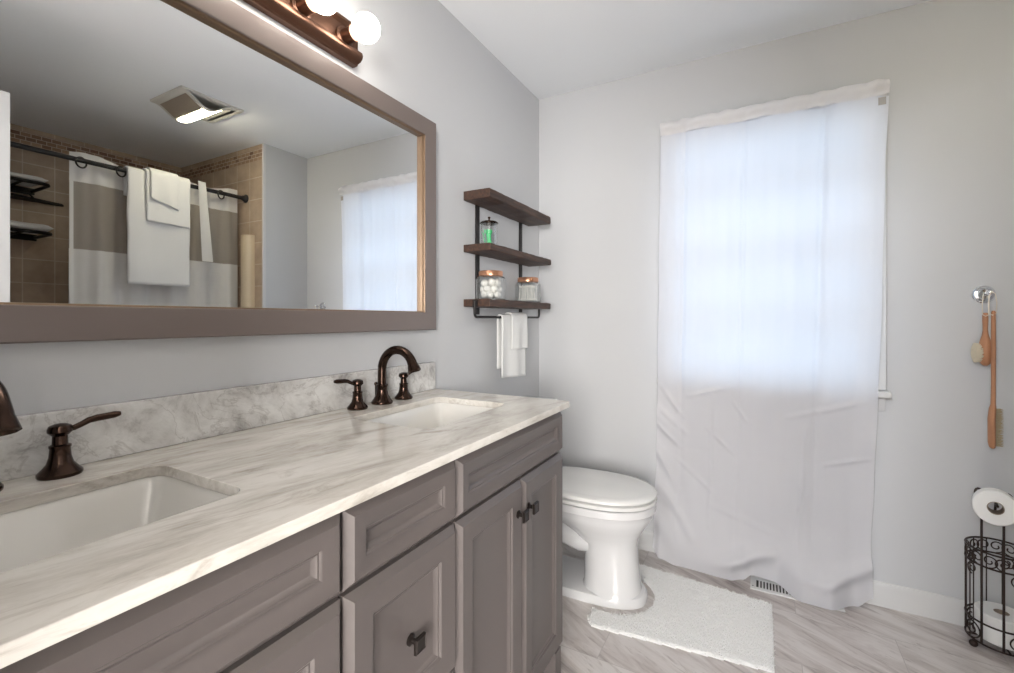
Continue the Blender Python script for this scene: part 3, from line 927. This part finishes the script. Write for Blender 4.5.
MB().rings([oval(0.21, 0.712, 0.160, 0.4270, back_sq=1.3), oval(0.215, 0.704, 0.164, 0.4345, back_sq=1.3), oval(0.196, 0.728, 0.187, 0.4350, back_sq=1.3), oval(0.196, 0.728, 0.187, 0.440, back_sq=1.3), oval(0.203, 0.722, 0.182, 0.447, back_sq=1.3), oval(0.225, 0.702, 0.165, 0.452, back_sq=1.3), oval(0.236, 0.692, 0.157, 0.4515, back_sq=1.3), oval(0.25, 0.68, 0.147, 0.454, back_sq=1.3), oval(0.40, 0.55, 0.05, 0.457)]).build('lid', M['seat'], to)
for s_ in (-1, 1):
    MB().tube([(0.215, TY + s_ * 0.055, 0.440), (0.215, TY + s_ * 0.095, 0.440)], 0.010, 12).box(0.205, 0.225, TY + s_ * 0.075 - 0.010, TY + s_ * 0.075 + 0.010, 0.404, 0.440).build('hinge', M['seat'], to)
def tank_ring(x0, x1, hw, z, r=0.03):
    return [Vector((x, y, z)) for x, y in rrect(x0, x1, TY - hw, TY + hw, r)]
MB().rings([tank_ring(0.035, 0.185, 0.175, 0.405), tank_ring(0.025, 0.200, 0.195, 0.43), tank_ring(0.018, 0.208, 0.215, 0.730)]).build('tank', M['porcelain'], to)
MB().rings([tank_ring(0.014, 0.214, 0.222, 0.731), tank_ring(0.010, 0.218, 0.226, 0.738), tank_ring(0.010, 0.218, 0.226, 0.755), tank_ring(0.018, 0.210, 0.218, 0.762)]).build('tank_lid', M['porcelain'], to)
MB().lathe([(0.014, 0), (0.014, 0.008), (0.006, 0.010), (0.006, 0.02)], (0.207, TY - 0.15, 0.67), (1, 0, 0), 16).tube([(0.224, TY - 0.15, 0.67), (0.226, TY - 0.11, 0.668), (0.224, TY - 0.075, 0.664)], [0.005, 0.005, 0.007], 10).build('flush_lever', M['chrome'], to)

# ------------------------------------------------------------------ bath rug
RX0, RX1, RY0, RY1 = 0.515, 1.140, 1.665, 2.200
def in_rug(x, y):
    # rounded outline with a cut-out for the toilet foot; y edges slightly tilted
    ya_, yb_ = RY0 + 0.12 * (x - RX0), RY1 - 0.085 * (x - RX0)
    yy = RY0 + (RY1 - RY0) * (y - ya_) / (yb_ - ya_)
    if not (RX0 < x < RX1 and RY0 < yy < RY1): return False
    for cx_, cy_ in ((RX0 + 0.05, RY0 + 0.05), (RX0 + 0.05, RY1 - 0.05)):
        if x < RX0 + 0.05 and abs(yy - cy_) < 0.05 and (yy < cy_) == (cy_ < 1.9) and math.hypot(x - cx_, yy - cy_) > 0.05: return False
    if x < 0.575 and abs(y - TY) < 0.155: return False
    if math.hypot((x - 0.575) / 0.145, (y - TY) / 0.155) < 1: return False
    return True
rug = thing('bath_rug', (0.85, 1.93, 0), 'fluffy white contour bath rug cut out around the toilet foot', 'rug')
st = 0.006
cells = [(i, j) for i in range(int((RX1 - RX0) / st) + 1) for j in range(int((RY1 - RY0 + 0.08) / st) + 1) if in_rug(RX0 + (i + .5) * st, RY0 + (j + .5) * st)]
cs = set(cells)
def rug_h(x, y):
    return 0.0105 + 0.0022 * noise.noise(Vector((x * 22, y * 22, 0))) + 0.002 * noise.noise(Vector((x * 70, y * 70, 5)))
idx, vs_, fs = {}, [], []
def rv(i, j, top):
    key = (i, j, top)
    if key not in idx:
        x, y = RX0 + i * st, RY0 + j * st
        edge = not all((i + a, j + b) in cs for a in (-1, 0) for b in (-1, 0))
        z = (0.005 if edge else rug_h(x, y)) if top else 0.001
        k = 0.0 if not top else 1.0
        idx[key] = len(vs_)
        vs_.append((x + 0.002 * noise.noise(Vector((x * 90, y * 90, 1))) * k, y + 0.002 * noise.noise(Vector((x * 90, y * 90, 2))) * k, z))
    return idx[key]
for i, j in cells:
    fs.append((rv(i, j, 1), rv(i + 1, j, 1), rv(i + 1, j + 1, 1), rv(i, j + 1, 1)))
    fs.append((rv(i, j, 0), rv(i, j + 1, 0), rv(i + 1, j + 1, 0), rv(i + 1, j, 0)))
    for di, dj, a, b in ((-1, 0, (0, 0), (0, 1)), (1, 0, (1, 1), (1, 0)), (0, -1, (1, 0), (0, 0)), (0, 1, (0, 1), (1, 1))):
        if (i + di, j + dj) not in cs:
            fs.append((rv(i + a[0], j + a[1], 0), rv(i + b[0], j + b[1], 0), rv(i + b[0], j + b[1], 1), rv(i + a[0], j + a[1], 1)))
MB().add(vs_, fs).build('rug_base', M['rug'], rug)
random.seed(3)
tf = MB()
tv, tfc = [], []
for i, j in cells:
    for _ in range(3):
        x = RX0 + (i + random.random()) * st; y = RY0 + (j + random.random()) * st
        z = 0.0055
        a = random.uniform(0, 6.283); L = random.uniform(0.005, 0.0085); w = random.uniform(0.0010, 0.0018)
        lean = random.uniform(0.3, 1.1)
        dx, dy = math.cos(a) * w, math.sin(a) * w
        b = random.uniform(0, 6.283)
        tx, ty = x + math.cos(b) * L * lean, y + math.sin(b) * L * lean
        n0 = len(tv)
        tv += [(x - dx, y - dy, z), (x + dx, y + dy, z), (tx + dx * .6, ty + dy * .6, z + L), (tx - dx * .6, ty - dy * .6, z + L)]
        tfc.append((n0, n0 + 1, n0 + 2, n0 + 3))
tfo = tf.add(tv, tfc).build('pile', M['rug'], rug, smooth=False)
tfo['kind'] = 'stuff'

# ------------------------------------------------------------------ floor register
rg = thing('floor_register', (1.23, 2.295, 0), 'white slotted floor register half hidden by the curtain hem', 'vent')
gx0, gx1, gy0, gy1 = 1.060, 1.392, 2.238, 2.345
m = MB()
m.rings([[Vector((x, y, z)) for x, y in ((gx0 + i, gy0 + i), (gx1 - i, gy0 + i), (gx1 - i, gy1 - i), (gx0 + i, gy1 - i))] for i, z in ((0, 0.0), (0, 0.003), (0.003, 0.0045), (0.022, 0.0045), (0.022, 0.0))], True, False, False, True)
m.build('register_frame', M['trim'], rg, bevel=0.0012)
MB().box(gx0 + 0.01, gx1 - 0.01, gy0 + 0.01, gy1 - 0.01, 0.0002, 0.0012).build('duct_shade', M['slot'], rg)  # flat dark sheet stands for the shade below the louvres
m = MB()
n = 24
for k in range(1, n):
    x = gx0 + 0.022 + (gx1 - gx0 - 0.044) * k / n
    m.box(x - 0.0032, x + 0.0032, gy0 + 0.021, gy1 - 0.021, 0.0008, 0.0038)
m.build('louvre', M['trim'], rg)
for x in (gx0 + 0.009, gx1 - 0.009):
    MB().lathe([(0.0035, 0), (0.003, 0.001)], (x, (gy0 + gy1) / 2 - 0.03, 0.004), n=10).build('screw', M['slot'], rg)

# ------------------------------------------------------------------ robe hook and brushes
HX, HZ = 1.828, 1.252
hk = thing('robe_hook', (HX, BACK, HZ), 'round chrome robe hook on the wall right of the window', 'hook')
MB().lathe([(0.033, 0), (0.033, 0.004), (0.029, 0.007), (0.027, 0.012), (0.021, 0.014), (0.018, 0.020), (0.009, 0.022)], (HX, BACK, HZ), (0, -1, 0), 32).build('hook_plate', M['chrome'], hk)
MB().tube([(HX, BACK - 0.015, HZ), (HX, BACK - 0.045, HZ - 0.001), (HX, BACK - 0.055, HZ + 0.001)], [0.008, 0.006, 0.006], 14).ball((HX, BACK - 0.060, HZ + 0.004), 0.011).build('peg', M['chrome'], hk)

def cord_loop(x, y, ztop, zbot, w, parent):
    pts = [(x - w, y, zbot), (x - w * 1.1, y, (zbot + ztop) / 2), (x - w * .7, y, ztop - 0.008), (x, y, ztop), (x + w * .7, y, ztop - 0.008), (x + w * 1.1, y, (zbot + ztop) / 2), (x + w, y, zbot), (x, y, zbot - 0.006)]
    MB().tube(pts, 0.0016, 8, True).build('hanging_cord', M['cord'], parent)
# round headed brush, bristles facing the window
bx_, by_ = 1.820, BACK - 0.030
fb = thing('face_brush', (bx_, by_, 1.05), 'short round headed wooden brush with pale bristles hanging from the hook', 'brush')
m = MB()
hz = 1.035
rs = []
for dz, hw, th in ((0.148, 0.006, 0.006), (0.142, 0.010, 0.008), (0.120, 0.0105, 0.008), (0.085, 0.009, 0.007), (0.066, 0.012, 0.009), (0.050, 0.022, 0.013), (0.030, 0.030, 0.017), (0.005, 0.034, 0.019), (-0.020, 0.031, 0.018), (-0.038, 0.021, 0.014), (-0.047, 0.006, 0.006)):
    rs.append([Vector((bx_ + 0.004 + th * math.cos(t), by_ + hw * math.sin(t) * 0.8, hz + dz)) for t in (2 * math.pi * i / 20 for i in range(20))])
m.rings(rs)
m.build('wooden_back', M['beech'], fb)
m = MB()
random.seed(8)
for k in range(520):
    a, r_ = random.uniform(0, 6.283), 0.027 * math.sqrt(random.random())
    y, z = r_ * math.cos(a), r_ * math.sin(a) * 1.2
    p0 = Vector((bx_ - 0.002, by_ + y * 0.8, hz + z))
    p1 = Vector((bx_ - 0.034 + 0.010 * (r_ / 0.03) ** 2, by_ + y * 1.0, hz + z * 1.12))
    m.tube([p0, p1], 0.0009, 4)
m.build('bristles', M['bristle'], fb)
cord_loop(bx_ + 0.002, by_ - 0.010, HZ + 0.0095, 1.176, 0.0085, fb)
# long slim brush
lx, ly = 1.834, BACK - 0.066
lb = thing('bath_brush', (lx, ly, 0.9), 'long slim wooden brush with tan bristles hanging lowest from the hook', 'brush')
m = MB()
rs = []
for z, hx, hy in ((1.190, 0.004, 0.005), (1.184, 0.006, 0.008), (1.05, 0.0065, 0.009), (0.92, 0.006, 0.009), (0.852, 0.0065, 0.010), (0.836, 0.009, 0.016), (0.80, 0.0095, 0.018), (0.715, 0.0095, 0.018), (0.698, 0.008, 0.014), (0.693, 0.004, 0.007)):
    rs.append([Vector((lx + hx * math.cos(t) - 0.006 * math.sin(max(0, (0.86 - z)) * 16), ly + hy * math.sin(t), z)) for t in (2 * math.pi * i / 16 for i in range(16))])
m.rings(rs)
m.build('wooden_handle', M['beech'], lb)
m = MB()
for iz in range(24):
    for iy in range(6):
        z = 0.705 + 0.130 * iz / 23; y = ly - 0.0125 + 0.005 * iy
        m.tube([(lx + 0.003, y, z), (lx + 0.022, y + random.uniform(-.002, .002), z + random.uniform(-.0015, .0015))], 0.0011, 4)
m.build('bristles', M['dark_bristle'], lb)
cord_loop(lx - 0.004, ly - 0.006, HZ + 0.0065, 1.180, 0.010, lb)

# ------------------------------------------------------------------ toilet paper stand
PX, PY, PR = 1.838, 2.262, 0.087
tp = thing('toilet_paper_stand', (PX, PY, 0), 'dark wrought iron toilet paper stand with scrollwork cage by the right wall', 'toilet paper stand')
def circ(z, r=PR, n=48):
    return [(PX + r * math.cos(2 * math.pi * i / n), PY + r * math.sin(2 * math.pi * i / n), z) for i in range(n)]
for z in (0.350, 0.300, 0.100, 0.028):
    MB().tube(circ(z), 0.0032, 8, True).build('ring', M['iron'], tp)
MB().tube([(PX - PR, PY, 0.028), (PX + PR, PY, 0.028)], 0.003, 8).tube([(PX, PY - PR, 0.028), (PX, PY + PR, 0.028)], 0.003, 8).build('bottom_cross', M['iron'], tp)
def on_cyl(ang, z, r=PR):
    return (PX + r * math.cos(ang), PY + r * math.sin(ang), z)
p0a, p1a = math.atan2(2.18 - PY, 1.775 - PX), math.atan2(2.18 - PY, 1.822 - PX)
A0, A1 = R(-138), R(-102)
rod_angles = [R(a) for a in (-165, 170, 148, 122, 95, 68, 40, 12, -16, -44, -72)]
for a in rod_angles:
    MB().tube([on_cyl(a, 0.028), on_cyl(a, 0.350)], 0.0019, 8).build('rod', M['iron'], tp)
# two tall posts that end in curls carrying the roll arm
for a in (A0, A1):
    b = Vector(on_cyl(a, 0.0))
    pts = [(b.x, b.y, 0.028), (b.x, b.y, 0.30), (b.x, b.y, 0.555)]
    sg = -1 if a == A0 else 1
    for t in range(1, 12):
        q = R(t * 25)
        pts.append((b.x + sg * 0.010 * (1 - math.cos(q)) * 0.9, b.y - 0.003 * t * 0.2, 0.555 + 0.014 * math.sin(q)))
    MB().tube(pts, 0.0036, 8).build('post', M['iron'], tp)
def scroll(a_c, zc, w, h, flip):
    """S-scroll lying on the cage cylinder"""
    pts = []
    for t in range(0, 25):                     # lower spiral, running outwards
        q = R(-90 - t * 22) if not flip else R(-90 + t * 22)
        r_ = 0.30 + 0.70 * (1 - t / 24)
        pts.append((0.5 * w * 0.55 * r_ * math.cos(q), -h * 0.25 + 0.25 * h * r_ * math.sin(q) + 0.0))
    pts = pts[::-1]
    mir_ = [(-x, -y) for x, y in pts[::-1]]
    allp = pts + mir_
    return [on_cyl(a_c + x / PR, zc + y) for x, y in allp]
def spiral(a_c, zc, r0, turns, sg):
    pts = []
    n = int(turns * 20)
    for t in range(n + 1):
        q = 2 * math.pi * turns * t / n
        r_ = r0 * (1 - 0.78 * t / n)
        pts.append(on_cyl(a_c + sg * r_ * math.sin(q) / PR, zc - r_ * math.cos(q)))
    return pts
for k in range(8):
    a = R(-180 + 45 * k + 18)
    MB().tube(spiral(a - 0.13, 0.325, 0.0225, 1.35, 1), 0.0022, 6).tube(spiral(a + 0.26, 0.325, 0.0225, 1.35, -1), 0.0022, 6).build('scroll', M['iron'], tp)
for a in (R(-160), R(-78), R(-20), R(60), R(130)):
    MB().tube(spiral(a, 0.064, 0.033, 1.6, 1), 0.0024, 6).build('scroll', M['iron'], tp)
    MB().tube(spiral(a, 0.277, 0.021, 1.5, -1), 0.0022, 6).build('scroll', M['iron'], tp)
for a in (R(-155), R(-65), R(25), R(115)):
    MB().ball(on_cyl(a, 0.0125), 0.0125, n=14, m=8).build('foot', M['iron'], tp)
RXC, RZC = 1.800, 0.528
MB().tube([(RXC - 0.004, 2.190, 0.470), (RXC - 0.004, 2.170, 0.505), (RXC - 0.008, 2.150, RZC + 0.014), (RXC - 0.028, 2.075, RZC + 0.022), (RXC - 0.031, 2.066, RZC + 0.027)], 0.0038, 8).tube([tuple(Vector(on_cyl(A0, 0.470))), (RXC - 0.004, 2.190, 0.470), tuple(Vector(on_cyl(A1, 0.470)))], 0.0036, 8).build('roll_arm', M['iron'], tp)

def paper_roll(c, axis, r, h, label, tail=False):
    t = thing('toilet_paper_roll', c, label, 'toilet paper')
    ri = 0.0205
    MB().lathe([(ri, 0), (r - 0.003, 0), (r, 0.003), (r, h - 0.003), (r - 0.003, h), (ri, h), (ri, 0)], c, axis, 44, False, False).build('paper', M['paper'], t)
    MB().lathe([(ri - 0.0003, 0.001), (ri - 0.0003, h - 0.001), (ri - 0.0022, h - 0.001), (ri - 0.0022, 0.001), (ri - 0.0003, 0.001)], c, axis, 32, False, False).build('core', M['core'], t)
    if tail:
        x, y, z = c
        hh = h * 0.5
        m_ = MB().add([(x - 0.016, y - 0.001, z + r - 0.004), (x + 0.020, y - 0.001, z + r - 0.005), (x + 0.002, y - 0.004, z + r + 0.014),
                       (x - 0.016, y - hh, z + r - 0.004), (x + 0.020, y - hh, z + r - 0.005), (x + 0.002, y - hh, z + r + 0.012)], [(0, 1, 2), (3, 5, 4), (0, 2, 5, 3), (1, 4, 5, 2)])
        m_.build('folded_end', M['paper'], t)
    return t
paper_roll((1.793, 2.165, 0.531), Vector((-0.28, -1, 0.14)), 0.0545, 0.085, 'white toilet paper roll held up on the arm of the iron stand')
paper_roll((PX + 0.004, PY, 0.033), (0, 0, 1), 0.068, 0.094, 'spare white toilet paper roll standing inside the bottom of the iron cage')

# ------------------------------------------------------------------ ceiling fan and light
FX0, FX1, FY0, FY1 = 1.625, 1.965, 1.300, 1.640
fan = thing('ceiling_fan_light', ((FX0 + FX1) / 2, (FY0 + FY1) / 2, CEIL), 'square white exhaust fan with a wavy lit cover on the ceiling, seen in the mirror', 'ceiling light')
MB().rings([[Vector((x, y, z)) for x, y in rrect(FX0 + i, FX1 - i, FY0 + i, FY1 - i, 0.008)] for i, z in ((0, CEIL), (0, CEIL - 0.008), (0.012, CEIL - 0.014), (0.03, CEIL - 0.012))]).build('housing', M['fan'], fan)
def wave(v):
    t = max(0, min(1, v))
    return 0.012 + 0.062 * (math.sin(math.pi * min(1, t / 0.86)) ** 2 if t < 0.86 else 0)
def wave_seg(x0, x1, v0, v1, extra, th=0.003):
    m_ = MB()
    rs_ = []
    n_ = 16
    for k in range(n_ + 1):
        v = v0 + (v1 - v0) * k / n_
        y = FY0 + 0.012 + (FY1 - FY0 - 0.024) * v
        z = CEIL - wave(v) - extra
        rs_.append([Vector((x0, y, z)), Vector((x1, y, z)), Vector((x1, y, z + th)), Vector((x0, y, z + th))])
    return m_.rings(rs_, True)
wave_seg(FX0 + 0.012, FX1 - 0.012, 0.0, 1.0, 0.0, 0.008).build('cover', M['fan'], fan)
wave_seg(FX0 + 0.035, FX1 - 0.035, 0.36, 0.68, 0.0035).build('lens', M['fan_lens'], fan)
wave_seg(FX0 + 0.035, FX1 - 0.035, 0.08, 0.33, 0.003).build('grille', M['fan_grille'], fan)

# ------------------------------------------------------------------ shower rod, curtain, towels
RODX, RODZ = 2.215, 2.034
sr = thing('shower_rod', (RODX, 1.2, RODZ), 'dark bronze shower curtain rod across the tiled tub alcove, seen in the mirror', 'shower rod')
MB().tube([(RODX, ALC_Y0 + 0.008, RODZ), (RODX, ALC_Y1 - 0.008, RODZ)], 0.0135, 16).build('pole', M['steel'], sr)
for y, s_ in ((ALC_Y0, 1), (ALC_Y1, -1)):
    MB().lathe([(0.030, 0), (0.030, 0.006), (0.022, 0.012), (0.017, 0.03)], (RODX, y, RODZ), (0, s_, 0)).build('end_flange', M['steel'], sr)
sc_ = thing('shower_curtain', (RODX + 0.02, 1.48, 0.1), 'white shower curtain with a sheer taupe band hanging from the dark rod', 'shower curtain')
SY0, SY1 = 1.052, 1.975
def sc_x(y, z):
    k = (y - SY0) / (SY1 - SY0)
    d = max(0, RODZ + 0.03 - z)
    amp = min(1, 0.35 + d * 1.2)
    return RODX + 0.050 + 0.75 * amp * (0.020 * math.sin(k * 31 + 0.5) + 0.010 * math.sin(k * 17 + 1)) + 0.004 * math.sin(k * 80)
def sc_seg(z1, z0, off=0.0, ya_=SY0, yb_=SY1, wavey=0.0):
    def fn(u, v):
        y = ya_ + (yb_ - ya_) * u
        zt = z1 + wavey * math.sin(u * 14 + 0.4)
        return Vector((sc_x(y, zt + (z0 - zt) * v) + off, y, zt + (z0 - zt) * v))
    return MB().grid(fn, 110, 24)
sc_seg(2.078, 1.926, 0, wavey=0.016).build('top_band', M['shower'], sc_)
sc_seg(1.928, 1.550).build('sheer_band', M['sheer'], sc_)['label'] = 'sheer taupe band'
sc_seg(1.552, 0.15).build('lower_panel', M['shower'], sc_)
def strip_fn(u, v):
    z = 2.075 - 0.53 * v
    y = 1.675 + 0.020 * v + (0.048 + 0.022 * v) * u
    return Vector((RODX - 0.022 - 0.01 * v + 0.006 * math.sin(u * 3), y, z))
MB().grid(strip_fn, 8, 20).build('side_hem', M['shower'], sc_)
MB().grid(lambda u, v: Vector((sc_x(SY0 + 0.02 * u, 1.93) - 0.003, SY0 + 0.020 * u, 1.93 - 1.5 * v)), 2, 20).build('side_hem', M['shower'], sc_)
ring0 = None
for y in (1.082, 1.262, 1.830):
    if ring0 is None:
        ring0 = MB().tube([(RODX + 0.002 - 0.020 * math.sin(t * 0.5) ** 2, 0.026 * math.cos(t), RODZ - 0.014 + 0.028 * math.sin(t)) for t in (2 * math.pi * i / 24 for i in range(24))], 0.0045, 8, True).build('curtain_ring', M['steel'])
        ring0.parent = sc_; o = ring0
    else:
        o = ring0.copy(); COL.objects.link(o); o.parent = sc_
    o.location = (-sc_.location.x, y - sc_.location.y, -sc_.location.z)
bt = thing('bath_towel', (RODX, 1.46, RODZ), 'large folded white bath towel draped over the shower rod, seen in the mirror', 'towel')
drape(RODX, RODZ, 0.0225, 1.286, 1.618, 0.665, 0.14, -1, 0.0, 7.0, 0.010).build('towel_body', M['towel'], bt, solid=0.016)
drape(RODX - 0.006, RODZ, 0.036, 1.374, 1.616, 0.285, 0.05, -1, 0.0, 9.0, 0.006, skew=0.01).build('towel_fold', M['towel'], bt, solid=0.009)
drape(RODX - 0.008, RODZ, 0.046, 1.390, 1.545, 0.165, 0.03, -1, 0.0, 2.0, 0.005, skew=0.05).build('towel_corner', M['towel'], bt, solid=0.008)

# towel racks on the tiled back wall of the alcove
def rack(z, y1, x0, label, arm):
    t = thing('towel_rack', (ALC_X - 0.1, 0.85, z), label, 'towel rack')
    m_ = MB()
    r_ = 0.03
    pts = [(ALC_X - 0.004, y1, z), (x0 + r_, y1, z), (x0 + 0.009, y1 - 0.009, z), (x0, y1 - r_, z), (x0, 0.57, z)]
    m_.tube(pts, 0.0105, 10)
    m_.build('rack_rim', M['steel'], t)
    for k in range(4):
        y = y1 - 0.12 - 0.12 * k
        MB().tube([(x0, y, z), (ALC_X - 0.004, y, z)], 0.007, 8).build('rack_bar', M['steel'], t)
    MB().box(ALC_X - 0.006, ALC_X, 0.56, y1 + 0.01, z - 0.02, z + 0.02).build('wall_strip', M['steel'], t)
    if arm:
        MB().tube([(x0 + 0.02, y1 - 0.05, z + 0.01), (x0 + 0.06, y1 - 0.10, z + 0.075), (x0 + 0.13, y1 - 0.18, z + 0.10), (ALC_X - 0.004, y1 - 0.25, z + 0.10)], 0.007, 8).build('brace', M['steel'], t)
    return t
rack(1.990, 1.130, 2.80, 'upper black wire towel rack on the tiled wall, seen in the mirror', False)
rack(1.690, 1.140, 2.80, 'lower black wire towel rack on the tiled wall, seen in the mirror', False)
def folded(z, y1, x0, h, label):
    t = thing('folded_towel', (x0 + 0.12, y1 - 0.25, z), label, 'towel', None)
    m_ = MB()
    rs_ = []
    for i in range(25):
        s_ = i / 24
        y = y1 - 0.55 * s_
        k = 1 - 0.9 * max(0, 1 - s_ / 0.06) ** 2
        loop = []
        for q in range(24):
            a = 2 * math.pi * q / 24
            cx_, cz_ = math.cos(a), math.sin(a)
            loop.append(Vector((x0 + 0.12 + 0.125 * math.copysign(abs(cx_) ** 0.35, cx_), y + 0.004 * noise.noise(Vector((q, i, 1))), z + h / 2 + (h / 2) * k * math.copysign(abs(cz_) ** 0.55, cz_) + 0.003 * noise.noise(Vector((q * .7, i * .4, z)))*(1 if cz_ > 0 else 0))))
        rs_.append(loop)
    m_.rings(rs_)
    m_.build('towel_body', M['towel'], t)
    return t
folded(2.0015, 1.125, 2.815, 0.034, 'folded white towel on the upper wire rack, seen in the mirror')
folded(1.7015, 1.150, 2.815, 0.046, 'folded white towel on the lower wire rack, seen in the mirror')
cs_ = thing('corner_shelf', (ALC_X - 0.06, 1.1, 1.96), 'thin dark soap shelf on the tiled wall between the wire racks', 'shelf')
MB().rings([[Vector((x, y, z)) for x, y in ((ALC_X, 0.95), (ALC_X, 1.285), (ALC_X - 0.03, 1.265), (ALC_X - 0.115, 1.02), (ALC_X - 0.115, 0.95))] for z in (1.925, 1.938)], flat=True).build('plate', M['steel'], cs_)
MB().tube([(ALC_X - 0.06, 1.00, 1.940), (ALC_X - 0.06, 1.02, 1.962), (ALC_X - 0.06, 1.10, 1.962), (ALC_X - 0.06, 1.12, 1.940)], 0.006, 8).build('rail', M['steel'], cs_)
